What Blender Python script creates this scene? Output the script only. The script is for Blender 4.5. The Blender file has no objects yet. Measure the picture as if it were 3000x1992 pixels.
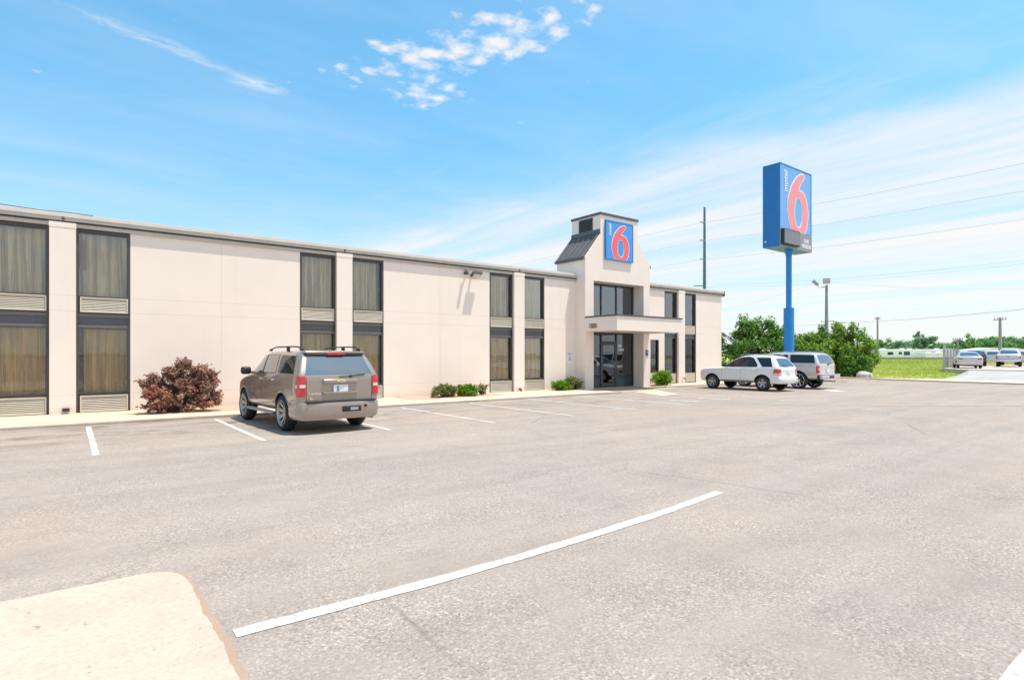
import bpy, bmesh, math, random
import numpy as np
from mathutils import Vector, Matrix
from mathutils.bvhtree import BVHTree

C = bpy.context.scene
COL = C.collection
PI = math.pi
R = math.radians
rnd = random.Random(7)

# ------------------------------------------------------------------ materials
def nodes_of(m):
    m.use_nodes = True
    nt = m.node_tree
    return nt, nt.nodes, nt.links

def N(nt, t, **kw):
    n = nt.nodes.new(t)
    for k, v in kw.items():
        if k.startswith('i_'):
            n.inputs[k[2:].replace('_', ' ')].default_value = v
        else:
            setattr(n, k, v)
    return n

def rgba(c):
    return (c[0], c[1], c[2], 1.0)

def ramp(nt, stops, interp='LINEAR'):
    r = nt.nodes.new('ShaderNodeValToRGB')
    cr = r.color_ramp
    cr.interpolation = interp
    while len(cr.elements) < len(stops):
        cr.elements.new(0.5)
    for e, (p, c) in zip(cr.elements, stops):
        e.position = p
        e.color = rgba(c) if not isinstance(c, (int, float)) else (c, c, c, 1)
    return r

def math_n(nt, op, a, b=None, clamp=False):
    n = nt.nodes.new('ShaderNodeMath')
    n.operation = op
    n.use_clamp = clamp
    for i, x in enumerate((a, b)):
        if x is None:
            continue
        if isinstance(x, (int, float)):
            n.inputs[i].default_value = x
        else:
            nt.links.new(x, n.inputs[i])
    return n.outputs[0]

def mixc(nt, fac, a, b, mode='MIX'):
    n = nt.nodes.new('ShaderNodeMix')
    n.data_type = 'RGBA'
    n.blend_type = mode
    for s, x in ((n.inputs[0], fac), (n.inputs[6], a), (n.inputs[7], b)):
        if isinstance(x, (int, float)):
            s.default_value = x
        elif isinstance(x, tuple):
            s.default_value = rgba(x)
        else:
            nt.links.new(x, s)
    return n.outputs[2]

def noise(nt, scale, detail=4, rough=0.6, vec=None, dist=0.0):
    n = N(nt, 'ShaderNodeTexNoise')
    n.inputs['Scale'].default_value = scale
    n.inputs['Detail'].default_value = detail
    n.inputs['Roughness'].default_value = rough
    n.inputs['Distortion'].default_value = dist
    if vec is not None:
        nt.links.new(vec, n.inputs['Vector'])
    return n

def pos(nt):
    return nt.nodes.new('ShaderNodeNewGeometry').outputs['Position']

def scaled(nt, vec, s):
    m = nt.nodes.new('ShaderNodeMapping')
    m.inputs['Scale'].default_value = s
    nt.links.new(vec, m.inputs['Vector'])
    return m.outputs[0]

def base(name, col, rough=0.6, metal=0.0, spec=0.5, coat=0.0, var=0.0, vscale=8.0, bump=0.0, bscale=60.0):
    m = bpy.data.materials.new(name)
    nt, nd, ln = nodes_of(m)
    b = nd['Principled BSDF']
    b.inputs['Roughness'].default_value = rough
    b.inputs['Metallic'].default_value = metal
    b.inputs['Specular IOR Level'].default_value = spec
    b.inputs['Coat Weight'].default_value = coat
    b.inputs['Coat Roughness'].default_value = 0.04
    tc = nd.new('ShaderNodeTexCoord').outputs['Object']
    if var > 0:
        n = noise(nt, vscale, 5, 0.65, tc)
        lo = tuple(max(0, x * (1 - var)) for x in col)
        hi = tuple(min(1, x * (1 + var)) for x in col)
        r = ramp(nt, [(0.3, lo), (0.7, hi)])
        ln.new(n.outputs['Fac'], r.inputs[0])
        ln.new(r.outputs[0], b.inputs['Base Color'])
    else:
        b.inputs['Base Color'].default_value = rgba(col)
    if bump > 0:
        n2 = noise(nt, bscale, 3, 0.6, tc)
        bp = N(nt, 'ShaderNodeBump')
        bp.inputs['Strength'].default_value = bump
        bp.inputs['Distance'].default_value = 0.01
        ln.new(n2.outputs['Fac'], bp.inputs['Height'])
        ln.new(bp.outputs[0], b.inputs['Normal'])
    return m

M = {}

def asphalt_mat():
    m = bpy.data.materials.new('asphalt_bleached')
    nt, nd, ln = nodes_of(m)
    b = nd['Principled BSDF']
    p = pos(nt)
    big = noise(nt, 0.22, 5, 0.6, p, 0.6)
    r1 = ramp(nt, [(0.30, (0.300, 0.262, 0.231)), (0.5, (0.333, 0.281, 0.242)), (0.7, (0.370, 0.305, 0.256))])
    ln.new(big.outputs['Fac'], r1.inputs[0])
    mid = noise(nt, 1.3, 6, 0.7, p, 0.3)
    r2 = ramp(nt, [(0.3, 0.91), (0.5, 1.0), (0.75, 1.06)])
    ln.new(mid.outputs['Fac'], r2.inputs[0])
    c = mixc(nt, 1.0, r1.outputs[0], r2.outputs[0], 'MULTIPLY')
    # driving-lane streaks along the building
    st = noise(nt, 1.0, 4, 0.6, scaled(nt, p, (0.10, 1.4, 1)))
    rs = ramp(nt, [(0.38, 0.93), (0.6, 1.04)])
    ln.new(st.outputs['Fac'], rs.inputs[0])
    c = mixc(nt, 1.0, c, rs.outputs[0], 'MULTIPLY')
    # aggregate speckle: pale stones and dark pits, two sizes
    v = N(nt, 'ShaderNodeTexVoronoi')
    v.inputs['Scale'].default_value = 70
    ln.new(p, v.inputs['Vector'])
    sv = N(nt, 'ShaderNodeSeparateColor')
    ln.new(v.outputs['Color'], sv.inputs[0])
    rv = ramp(nt, [(0.0, 0.62), (0.25, 0.9), (0.75, 1.05), (1.0, 1.5)])
    ln.new(sv.outputs[0], rv.inputs[0])
    fine = noise(nt, 46, 5, 0.75, p)
    rf = ramp(nt, [(0.3, 0.74), (0.5, 1.0), (0.68, 1.26)])
    ln.new(fine.outputs['Fac'], rf.inputs[0])
    pm = noise(nt, 0.9, 4, 0.6, p, 0.7)
    rp = ramp(nt, [(0.34, 0.28), (0.66, 1.0)])
    ln.new(pm.outputs['Fac'], rp.inputs[0])
    c = mixc(nt, rp.outputs[0], c, mixc(nt, 1.0, c, rv.outputs[0], 'MULTIPLY'))
    c = mixc(nt, math_n(nt, 'MULTIPLY', rp.outputs[0], 0.75), c, mixc(nt, 1.0, c, rf.outputs[0], 'MULTIPLY'))
    # red dust that has washed over the lot
    d = noise(nt, 0.16, 4, 0.55, p, 1.0)
    rd = ramp(nt, [(0.52, 0.0), (0.72, 0.5)])
    ln.new(d.outputs['Fac'], rd.inputs[0])
    c = mixc(nt, rd.outputs[0], c, (0.40, 0.285, 0.215))
    # oil drips and tyre scuffs in the stalls along the kerb
    sx = N(nt, 'ShaderNodeSeparateXYZ')
    ln.new(p, sx.inputs[0])
    y = sx.outputs[1]
    up = math_n(nt, 'SUBTRACT', y, 12.6)
    up = math_n(nt, 'DIVIDE', up, 2.5, True)
    dn = math_n(nt, 'SUBTRACT', 18.6, y)
    dn = math_n(nt, 'DIVIDE', dn, 1.0, True)
    band = math_n(nt, 'MULTIPLY', up, dn)
    sn = noise(nt, 1.0, 5, 0.65, scaled(nt, p, (0.55, 1.5, 1)), 0.8)
    rsn = ramp(nt, [(0.50, 0.0), (0.66, 0.78)])
    ln.new(sn.outputs['Fac'], rsn.inputs[0])
    stain = math_n(nt, 'MULTIPLY', band, rsn.outputs[0])
    c = mixc(nt, stain, c, (0.16, 0.125, 0.10))
    dv = N(nt, 'ShaderNodeTexVoronoi')
    dv.inputs['Scale'].default_value = 1.25
    dwv = noise(nt, 5, 3, 0.6, p)
    ln.new(mixc(nt, 0.10, p, dwv.outputs['Color'], 'ADD'), dv.inputs['Vector'])
    rdp = ramp(nt, [(0.05, 0.75), (0.15, 0.0)])
    ln.new(dv.outputs['Distance'], rdp.inputs[0])
    gt = noise(nt, 0.6, 2, 0.5, p)
    rgt = ramp(nt, [(0.48, 0.0), (0.56, 1.0)])
    ln.new(gt.outputs['Fac'], rgt.inputs[0])
    drip = math_n(nt, 'MULTIPLY', math_n(nt, 'MULTIPLY', rdp.outputs[0], rgt.outputs[0]), band)
    c = mixc(nt, drip, c, (0.10, 0.08, 0.07))
    # a few hairline cracks
    wv = noise(nt, 0.8, 4, 0.6, p)
    wp = mixc(nt, 0.22, p, wv.outputs['Color'])
    vc = N(nt, 'ShaderNodeTexVoronoi')
    vc.feature = 'DISTANCE_TO_EDGE'
    vc.inputs['Scale'].default_value = 0.16
    ln.new(wp, vc.inputs['Vector'])
    rc = ramp(nt, [(0.0, 0.75), (0.0022, 0.0)])
    ln.new(vc.outputs['Distance'], rc.inputs[0])
    gate = noise(nt, 0.35, 2, 0.5, p)
    rg = ramp(nt, [(0.5, 0.0), (0.58, 0.75)])
    ln.new(gate.outputs['Fac'], rg.inputs[0])
    ck = math_n(nt, 'MULTIPLY', rc.outputs[0], rg.outputs[0])
    c = mixc(nt, ck, c, (0.15, 0.125, 0.11))
    ln.new(c, b.inputs['Base Color'])
    b.inputs['Roughness'].default_value = 0.9
    b.inputs['Specular IOR Level'].default_value = 0.25
    bp = N(nt, 'ShaderNodeBump')
    bp.inputs['Strength'].default_value = 0.5
    bp.inputs['Distance'].default_value = 0.006
    ln.new(fine.outputs['Fac'], bp.inputs['Height'])
    ln.new(bp.outputs[0], b.inputs['Normal'])
    return m

def concrete_mat(name, col, dark, scale=1.0, dirt=(0.42, 0.30, 0.2)):
    m = bpy.data.materials.new(name)
    nt, nd, ln = nodes_of(m)
    b = nd['Principled BSDF']
    p = pos(nt)
    n1 = noise(nt, 1.1 * scale, 6, 0.65, p, 0.4)
    r1 = ramp(nt, [(0.3, dark), (0.62, col)])
    ln.new(n1.outputs['Fac'], r1.inputs[0])
    n2 = noise(nt, 40 * scale, 4, 0.7, p)
    r2 = ramp(nt, [(0.3, 0.86), (0.6, 1.05)])
    ln.new(n2.outputs['Fac'], r2.inputs[0])
    c = mixc(nt, 1.0, r1.outputs[0], r2.outputs[0], 'MULTIPLY')
    n3 = noise(nt, 2.4 * scale, 5, 0.7, p, 1.5)
    r3 = ramp(nt, [(0.60, 0.0), (0.74, 0.55)])
    ln.new(n3.outputs['Fac'], r3.inputs[0])
    c = mixc(nt, r3.outputs[0], c, dirt)
    v = noise(nt, 17, 2, 0.5, p)
    rv = ramp(nt, [(0.70, 0.0), (0.76, 0.7)])
    ln.new(v.outputs['Fac'], rv.inputs[0])
    c = mixc(nt, rv.outputs[0], c, (0.28, 0.21, 0.15))
    ln.new(c, b.inputs['Base Color'])
    b.inputs['Roughness'].default_value = 0.9
    b.inputs['Specular IOR Level'].default_value = 0.25
    bp = N(nt, 'ShaderNodeBump')
    bp.inputs['Strength'].default_value = 0.35
    bp.inputs['Distance'].default_value = 0.006
    ln.new(n2.outputs['Fac'], bp.inputs['Height'])
    ln.new(bp.outputs[0], b.inputs['Normal'])
    return m

def wall_mat(name, col, joints=True, zsplash=True):
    """painted precast panels: sealant joints, faint streaks, red dirt splashed up from the beds"""
    m = bpy.data.materials.new(name)
    nt, nd, ln = nodes_of(m)
    b = nd['Principled BSDF']
    p = pos(nt)
    n1 = noise(nt, 0.7, 6, 0.6, p)
    r1 = ramp(nt, [(0.3, tuple(x * 0.965 for x in col)), (0.7, tuple(min(1, x * 1.02) for x in col))])
    ln.new(n1.outputs['Fac'], r1.inputs[0])
    c = r1.outputs[0]
    st = noise(nt, 1.0, 4, 0.6, scaled(nt, p, (3.2, 3.2, 0.14)))
    rs = ramp(nt, [(0.58, 0.0), (0.8, 0.16)])
    ln.new(st.outputs['Fac'], rs.inputs[0])
    c = mixc(nt, rs.outputs[0], c, (0.50, 0.43, 0.36))
    s = N(nt, 'ShaderNodeSeparateXYZ')
    ln.new(p, s.inputs[0])
    if joints:
        tot = None
        for z in (0.57, 2.90, 3.33):
            d = math_n(nt, 'ABSOLUTE', math_n(nt, 'SUBTRACT', s.outputs[2], z))
            k = math_n(nt, 'LESS_THAN', d, 0.009)
            tot = k if tot is None else math_n(nt, 'MAXIMUM', tot, k)
        for x in (-4.1, 3.87, 11.88, 18.5, 30.6):
            d = math_n(nt, 'ABSOLUTE', math_n(nt, 'SUBTRACT', s.outputs[0], x))
            k = math_n(nt, 'LESS_THAN', d, 0.008)
            tot = math_n(nt, 'MAXIMUM', tot, k)
        tot = math_n(nt, 'MULTIPLY', tot, 0.34)
        c = mixc(nt, tot, c, (0.50, 0.42, 0.35))
    if zsplash:
        nz = noise(nt, 1.4, 5, 0.65, p, 0.5)
        h = math_n(nt, 'MULTIPLY', nz.outputs['Fac'], 0.62)
        k = math_n(nt, 'SUBTRACT', h, s.outputs[2])
        k = math_n(nt, 'MULTIPLY', k, 2.1, True)
        k = math_n(nt, 'MULTIPLY', k, 0.75)
        c = mixc(nt, k, c, (0.62, 0.43, 0.32))
    ln.new(c, b.inputs['Base Color'])
    b.inputs['Roughness'].default_value = 0.85
    b.inputs['Specular IOR Level'].default_value = 0.25
    f = noise(nt, 70, 3, 0.6, p)
    bp = N(nt, 'ShaderNodeBump')
    bp.inputs['Strength'].default_value = 0.12
    bp.inputs['Distance'].default_value = 0.006
    ln.new(f.outputs['Fac'], bp.inputs['Height'])
    ln.new(bp.outputs[0], b.inputs['Normal'])
    return m

def glass_mat(name, tint, refl=0.10, rough=0.01):
    """tinted window pane: lets part of the light through, mirrors more at a slant"""
    m = bpy.data.materials.new(name)
    nt, nd, ln = nodes_of(m)
    nd.remove(nd['Principled BSDF'])
    out = nd['Material Output']
    t = N(nt, 'ShaderNodeBsdfTransparent')
    t.inputs['Color'].default_value = rgba(tint)
    g = N(nt, 'ShaderNodeBsdfGlossy')
    g.inputs['Roughness'].default_value = rough
    g.inputs['Color'].default_value = (0.9, 0.95, 1, 1)
    n = noise(nt, 0.9, 2, 0.5, pos(nt))
    bp = N(nt, 'ShaderNodeBump')
    bp.inputs['Strength'].default_value = 0.05
    bp.inputs['Distance'].default_value = 0.05
    ln.new(n.outputs['Fac'], bp.inputs['Height'])
    ln.new(bp.outputs[0], g.inputs['Normal'])
    f = N(nt, 'ShaderNodeFresnel')
    f.inputs['IOR'].default_value = 1.5
    fac = math_n(nt, 'ADD', math_n(nt, 'MULTIPLY', f.outputs[0], 1.1), refl, True)
    mx = N(nt, 'ShaderNodeMixShader')
    ln.new(fac, mx.inputs[0])
    ln.new(t.outputs[0], mx.inputs[1])
    ln.new(g.outputs[0], mx.inputs[2])
    ln.new(mx.outputs[0], out.inputs['Surface'])
    return m

def leaf_mat(name, cols, trans=0.35, nscale=1.2, fine=9.0):
    m = bpy.data.materials.new(name)
    nt, nd, ln = nodes_of(m)
    nd.remove(nd['Principled BSDF'])
    out = nd['Material Output']
    p = pos(nt)
    a = noise(nt, nscale, 3, 0.6, p)
    bn = noise(nt, fine, 3, 0.7, p)
    fac = math_n(nt, 'ADD', math_n(nt, 'MULTIPLY', a.outputs['Fac'], 0.55), math_n(nt, 'MULTIPLY', bn.outputs['Fac'], 0.45))
    k = len(cols)
    r = ramp(nt, [(0.30 + 0.42 * i / (k - 1), c) for i, c in enumerate(cols)])
    ln.new(fac, r.inputs[0])
    d = N(nt, 'ShaderNodeBsdfDiffuse')
    t = N(nt, 'ShaderNodeBsdfTranslucent')
    ln.new(r.outputs[0], d.inputs[0])
    ln.new(r.outputs[0], t.inputs[0])
    mx = N(nt, 'ShaderNodeMixShader')
    mx.inputs[0].default_value = trans
    ln.new(d.outputs[0], mx.inputs[1])
    ln.new(t.outputs[0], mx.inputs[2])
    ln.new(mx.outputs[0], out.inputs['Surface'])
    return m

def grass_mat():
    m = bpy.data.materials.new('field_grass')
    nt, nd, ln = nodes_of(m)
    b = nd['Principled BSDF']
    p = pos(nt)
    a = noise(nt, 0.12, 5, 0.6, p, 0.5)
    r = ramp(nt, [(0.3, (0.26, 0.33, 0.08)), (0.5, (0.37, 0.42, 0.12)), (0.66, (0.48, 0.46, 0.19)), (0.8, (0.52, 0.43, 0.27))])
    ln.new(a.outputs['Fac'], r.inputs[0])
    f = noise(nt, 3.0, 5, 0.7, p)
    rf = ramp(nt, [(0.3, 0.7), (0.7, 1.25)])
    ln.new(f.outputs['Fac'], rf.inputs[0])
    c = mixc(nt, 1.0, r.outputs[0], rf.outputs[0], 'MULTIPLY')
    sy = N(nt, 'ShaderNodeSeparateXYZ')
    ln.new(p, sy.inputs[0])
    nx = math_n(nt, 'SUBTRACT', 52.0, math_n(nt, 'ADD', sy.outputs[0], math_n(nt, 'MULTIPLY', a.outputs['Fac'], 6.0)))
    nx = math_n(nt, 'MULTIPLY', nx, 0.5, True)
    c = mixc(nt, math_n(nt, 'MULTIPLY', nx, 0.7), c, (0.56, 0.47, 0.28))
    c = mixc(nt, math_n(nt, 'LESS_THAN', sy.outputs[1], -60.0), c, (0.27, 0.245, 0.20))
    ln.new(c, b.inputs['Base Color'])
    b.inputs['Roughness'].default_value = 0.95
    b.inputs['Specular IOR Level'].default_value = 0.1
    return m

def curtain_mat(name, col):
    m = bpy.data.materials.new(name)
    nt, nd, ln = nodes_of(m)
    b = nd['Principled BSDF']
    p = pos(nt)
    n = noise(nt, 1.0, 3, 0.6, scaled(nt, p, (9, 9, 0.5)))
    r = ramp(nt, [(0.36, tuple(x * 0.58 for x in col)), (0.60, col)])  # darker upright streaks: shade of the folds painted into the cloth colour
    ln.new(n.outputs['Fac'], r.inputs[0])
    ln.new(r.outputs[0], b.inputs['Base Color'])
    b.inputs['Roughness'].default_value = 0.95
    b.inputs['Specular IOR Level'].default_value = 0.1
    return m

M['asphalt'] = asphalt_mat()
M['walk'] = concrete_mat('pale_concrete', (0.60, 0.505, 0.395), (0.48, 0.395, 0.305))
M['pad'] = concrete_mat('pad_concrete', (0.53, 0.435, 0.35), (0.465, 0.375, 0.295), 0.8)
M['kerb'] = concrete_mat('kerb_concrete', (0.46, 0.40, 0.33), (0.34, 0.29, 0.24), 2.0)
M['bank'] = concrete_mat('bleached_bank', (0.44, 0.43, 0.415), (0.33, 0.33, 0.33), 0.5, (0.22, 0.235, 0.26))
M['soil'] = concrete_mat('red_soil', (0.52, 0.37, 0.28), (0.40, 0.26, 0.19), 2.5, (0.28, 0.18, 0.12))
M['dirt'] = concrete_mat('red_dirt_strip', (0.40, 0.285, 0.21), (0.34, 0.25, 0.19), 5.0, (0.28, 0.2, 0.14))
M['lotdirt'] = concrete_mat('gravel_lot', (0.52, 0.45, 0.37), (0.42, 0.34, 0.28), 0.6, (0.45, 0.30, 0.22))
M['wall'] = wall_mat('cream_panels', (0.86, 0.755, 0.672))
M['tower'] = wall_mat('cream_stucco', (0.86, 0.755, 0.672), joints=False, zsplash=False)
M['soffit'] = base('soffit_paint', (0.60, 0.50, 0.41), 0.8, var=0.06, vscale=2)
M['fascia'] = base('fascia_metal', (0.50, 0.455, 0.40), 0.5, var=0.08, vscale=1.5)
M['fascia_hi'] = base('fascia_cap', (0.66, 0.615, 0.55), 0.45, var=0.06, vscale=1.5)
M['joint'] = base('dark_gap', (0.05, 0.046, 0.044), 0.8, var=0.1)
M['roof'] = base('roof_felt', (0.32, 0.30, 0.28), 0.9, var=0.15, vscale=1)
M['bronze'] = base('dark_bronze', (0.082, 0.072, 0.070), 0.4, 0.2, var=0.12, vscale=3)
M['bronze_hi'] = base('bronze_rail', (0.16, 0.14, 0.135), 0.4, 0.2, var=0.1, vscale=3)
M['spandrel'] = base('grey_spandrel', (0.088, 0.096, 0.115), 0.35, var=0.08, vscale=2)
M['grille'] = base('almond_grille', (0.62, 0.55, 0.44), 0.5, var=0.06, vscale=3)
M['grille_dk'] = base('grille_shadow', (0.11, 0.095, 0.08), 0.8, var=0.1)
M['tanpanel'] = base('tan_panel', (0.52, 0.44, 0.36), 0.7, var=0.05, vscale=2)
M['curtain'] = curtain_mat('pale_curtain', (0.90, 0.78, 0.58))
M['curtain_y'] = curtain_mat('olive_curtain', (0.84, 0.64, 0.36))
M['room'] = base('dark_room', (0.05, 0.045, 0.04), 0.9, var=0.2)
M['roomblue'] = base('blue_room_panel', (0.02, 0.22, 0.42), 0.7, var=0.1)
M['pane'] = glass_mat('window_pane', (0.95, 0.93, 0.88), 0.035)
M['pane_dk'] = glass_mat('lobby_pane', (0.16, 0.20, 0.21), 0.10)
M['pane_grey'] = glass_mat('hall_pane', (0.72, 0.70, 0.68), 0.20)
M['pane_lo'] = glass_mat('ground_floor_pane', (0.93, 0.90, 0.82), 0.03)
M['doorframe'] = base('teal_black_frame', (0.045, 0.055, 0.06), 0.35, 0.2, var=0.1)
M['kick'] = base('kick_panel', (0.035, 0.055, 0.065), 0.25, var=0.1)
M['metalroof'] = base('standing_seam', (0.150, 0.132, 0.130), 0.45, 0.3, var=0.14, vscale=2.5)
M['trim_dk'] = base('dark_trim', (0.105, 0.098, 0.098), 0.45, 0.2, var=0.1, vscale=2)
M['flash'] = base('blue_grey_flashing', (0.10, 0.115, 0.13), 0.45, 0.2, var=0.1)
M['signblue'] = base('sign_blue_face', (0.055, 0.300, 0.76), 0.25, coat=0.5, var=0.05, vscale=0.8)
M['signside'] = base('sign_blue_side', (0.010, 0.165, 0.46), 0.4, var=0.06, vscale=0.8)
M['polefblue'] = base('pole_blue', (0.012, 0.235, 0.62), 0.4, var=0.07, vscale=1.2)
M['signface2'] = base('faded_blue_face', (0.13, 0.38, 0.79), 0.25, coat=0.5, var=0.05, vscale=0.8)
M['red'] = base('sign_red', (0.85, 0.13, 0.15), 0.3, coat=0.4, var=0.05)
M['red2'] = base('faded_red', (0.84, 0.27, 0.28), 0.3, coat=0.4, var=0.06)
M['white'] = base('sign_white', (0.82, 0.82, 0.84), 0.35)
M['board'] = base('price_board_grey', (0.25, 0.27, 0.30), 0.4, var=0.08)
M['led'] = base('led_panel', (0.19, 0.21, 0.235), 0.35, var=0.15, vscale=6)
M['ledseg'] = base('led_segment', (0.225, 0.25, 0.275), 0.4)
M['black'] = base('black_plastic', (0.018, 0.018, 0.02), 0.5, var=0.1)
def paint_mat(name, col, wear):
    m = bpy.data.materials.new(name)
    nt, nd, ln = nodes_of(m)
    b = nd['Principled BSDF']
    p = pos(nt)
    n = noise(nt, 26, 6, 0.75, p)
    big = noise(nt, 1.1, 3, 0.6, p)
    k = math_n(nt, 'ADD', n.outputs['Fac'], math_n(nt, 'MULTIPLY', math_n(nt, 'SUBTRACT', big.outputs['Fac'], 0.5), 0.5))
    r = ramp(nt, [(wear, 0.0), (wear + 0.07, 0.75)])
    ln.new(k, r.inputs[0])
    n2 = noise(nt, 3.0, 4, 0.6, p)
    r2 = ramp(nt, [(0.3, tuple(x * 0.92 for x in col)), (0.7, col)])
    ln.new(n2.outputs['Fac'], r2.inputs[0])
    ln.new(mixc(nt, r.outputs[0], r2.outputs[0], (0.33, 0.285, 0.25)), b.inputs['Base Color'])
    b.inputs['Roughness'].default_value = 0.8
    bp = N(nt, 'ShaderNodeBump')
    bp.inputs['Strength'].default_value = 0.4
    bp.inputs['Distance'].default_value = 0.004
    ln.new(n.outputs['Fac'], bp.inputs['Height'])
    ln.new(bp.outputs[0], b.inputs['Normal'])
    return m
M['paintline'] = paint_mat('road_paint', (0.62, 0.60, 0.57), 0.53)
M['oldline'] = paint_mat('worn_road_paint', (0.60, 0.54, 0.49), 0.52)
M['tanline'] = base('tan_seam', (0.52, 0.41, 0.28), 0.85, var=0.14, vscale=3)
M['number'] = base('bronze_number', (0.22, 0.17, 0.135), 0.5)
M['adablue'] = base('sign_ada_blue', (0.04, 0.065, 0.34), 0.4)
M['galv'] = base('galvanised', (0.42, 0.42, 0.42), 0.45, 0.6, var=0.15, vscale=4)
M['lens'] = base('lamp_lens', (0.55, 0.53, 0.48), 0.15, var=0.08, vscale=8)
M['wood'] = base('weathered_pole_wood', (0.36, 0.33, 0.31), 0.9, var=0.22, vscale=5)
M['steelblue'] = base('blue_grey_steel', (0.10, 0.175, 0.235), 0.5, 0.2, var=0.12, vscale=0.4)
M['wire'] = base('wire_grey', (0.45, 0.48, 0.50), 0.6)
M['fencewood'] = base('grey_boards', (0.34, 0.30, 0.29), 0.9, var=0.25, vscale=1.2)
M['rv'] = base('rv_white', (0.86, 0.84, 0.86), 0.4, var=0.03)
M['rvdark'] = base('rv_window', (0.03, 0.035, 0.045), 0.15)
M['rvblue'] = base('rv_blue_graphic', (0.04, 0.075, 0.16), 0.35)
M['rvtan'] = base('rv_tan', (0.62, 0.60, 0.56), 0.5)
M['bark'] = base('bark', (0.12, 0.09, 0.065), 0.95, var=0.3, vscale=6)
M['twig'] = base('dark_twig', (0.075, 0.045, 0.035), 0.95, var=0.3, vscale=6)
M['grass'] = grass_mat()
M['leaf_near'] = leaf_mat('tree_leaf_mid', [(0.046, 0.116, 0.025), (0.109, 0.240, 0.046), (0.209, 0.364, 0.078), (0.326, 0.480, 0.132)], nscale=0.9, fine=5)
M['leaf_lime'] = leaf_mat('tree_leaf_lime', [(0.068, 0.145, 0.025), (0.162, 0.297, 0.052), (0.291, 0.443, 0.086), (0.419, 0.528, 0.155)], nscale=0.8, fine=5)
M['leaf_far'] = leaf_mat('tree_leaf_far', [(0.092, 0.219, 0.081), (0.196, 0.379, 0.126), (0.344, 0.551, 0.196)], nscale=0.25, fine=1.2)
M['leaf_grey'] = leaf_mat('tree_leaf_greygreen', [(0.130, 0.248, 0.140), (0.259, 0.410, 0.238), (0.454, 0.605, 0.389)], nscale=0.3, fine=1.2)
M['leaf_purple'] = leaf_mat('barberry_leaf', [(0.125, 0.060, 0.055), (0.29, 0.150, 0.125), (0.45, 0.270, 0.195), (0.62, 0.42, 0.26)], 0.3, 2.2, 14)
M['leaf_shrub'] = leaf_mat('shrub_leaf', [(0.05, 0.14, 0.012), (0.12, 0.27, 0.02), (0.23, 0.40, 0.045), (0.33, 0.47, 0.10)], 0.35, 3.0, 20)
M['leaf_olive'] = leaf_mat('olive_shrub_leaf', [(0.07, 0.10, 0.03), (0.17, 0.21, 0.06), (0.30, 0.33, 0.13), (0.42, 0.42, 0.22)], 0.35, 3.0, 20)
M['leaf_dry'] = leaf_mat('dry_shrub_leaf', [(0.20, 0.17, 0.10), (0.33, 0.29, 0.17), (0.45, 0.40, 0.27)], 0.3, 3.0, 20)
# vehicles
M['pewter'] = base('pewter_paint', (0.350, 0.290, 0.248), 0.27, 0.45, coat=1.0, var=0.02, vscale=30)
M['pearl'] = base('white_paint', (0.76, 0.75, 0.74), 0.35, coat=1.0)
M['champagne'] = base('silver_white_paint', (0.60, 0.575, 0.545), 0.32, 0.25, coat=1.0)
M['silver'] = base('silver_paint', (0.55, 0.54, 0.55), 0.32, 0.4, coat=1.0)
M['navy'] = base('dark_blue_paint', (0.02, 0.035, 0.07), 0.3, coat=1.0)
def car_glass(name, k):
    m = bpy.data.materials.new(name)
    nt, nd, ln = nodes_of(m)
    b = nd['Principled BSDF']
    b.inputs['Base Color'].default_value = (0.012, 0.016, 0.02, 1)
    b.inputs['Roughness'].default_value = 0.05
    g = N(nt, 'ShaderNodeBsdfGlossy')
    g.inputs['Roughness'].default_value = 0.015
    mx = N(nt, 'ShaderNodeMixShader')
    mx.inputs[0].default_value = k
    ln.new(b.outputs[0], mx.inputs[1])
    ln.new(g.outputs[0], mx.inputs[2])
    ln.new(mx.outputs[0], nd['Material Output'].inputs['Surface'])
    return m
M['carglass'] = car_glass('car_glass', 0.012)
M['rearglass'] = car_glass('car_rear_glass', 0.42)
M['cleanglass'] = base('car_side_glass', (0.075, 0.068, 0.062), 0.03, spec=0.9, coat=1.0)
M['tyre'] = base('tyre_rubber', (0.020, 0.020, 0.022), 0.75, var=0.15, vscale=10)
M['rim'] = base('alloy', (0.42, 0.42, 0.43), 0.38, 0.85, var=0.08)
M['chrome'] = base('chrome', (0.75, 0.75, 0.76), 0.10, 1.0)
M['taillight'] = base('red_lens', (0.56, 0.010, 0.022), 0.12, coat=1.0, var=0.25, vscale=9)
M['clearlens'] = base('clear_lens', (0.72, 0.66, 0.64), 0.12, coat=1.0)
M['plate'] = base('plate_white', (0.72, 0.75, 0.80), 0.4, var=0.08, vscale=12)
M['plateblue'] = base('plate_blue', (0.06, 0.18, 0.30), 0.4)
M['gold'] = base('gold_badge', (0.83, 0.66, 0.32), 0.25, 0.6)
M['under'] = base('underbody_black', (0.012, 0.012, 0.012), 0.9)

# ------------------------------------------------------------------ mesh helpers
OFF = {}

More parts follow.
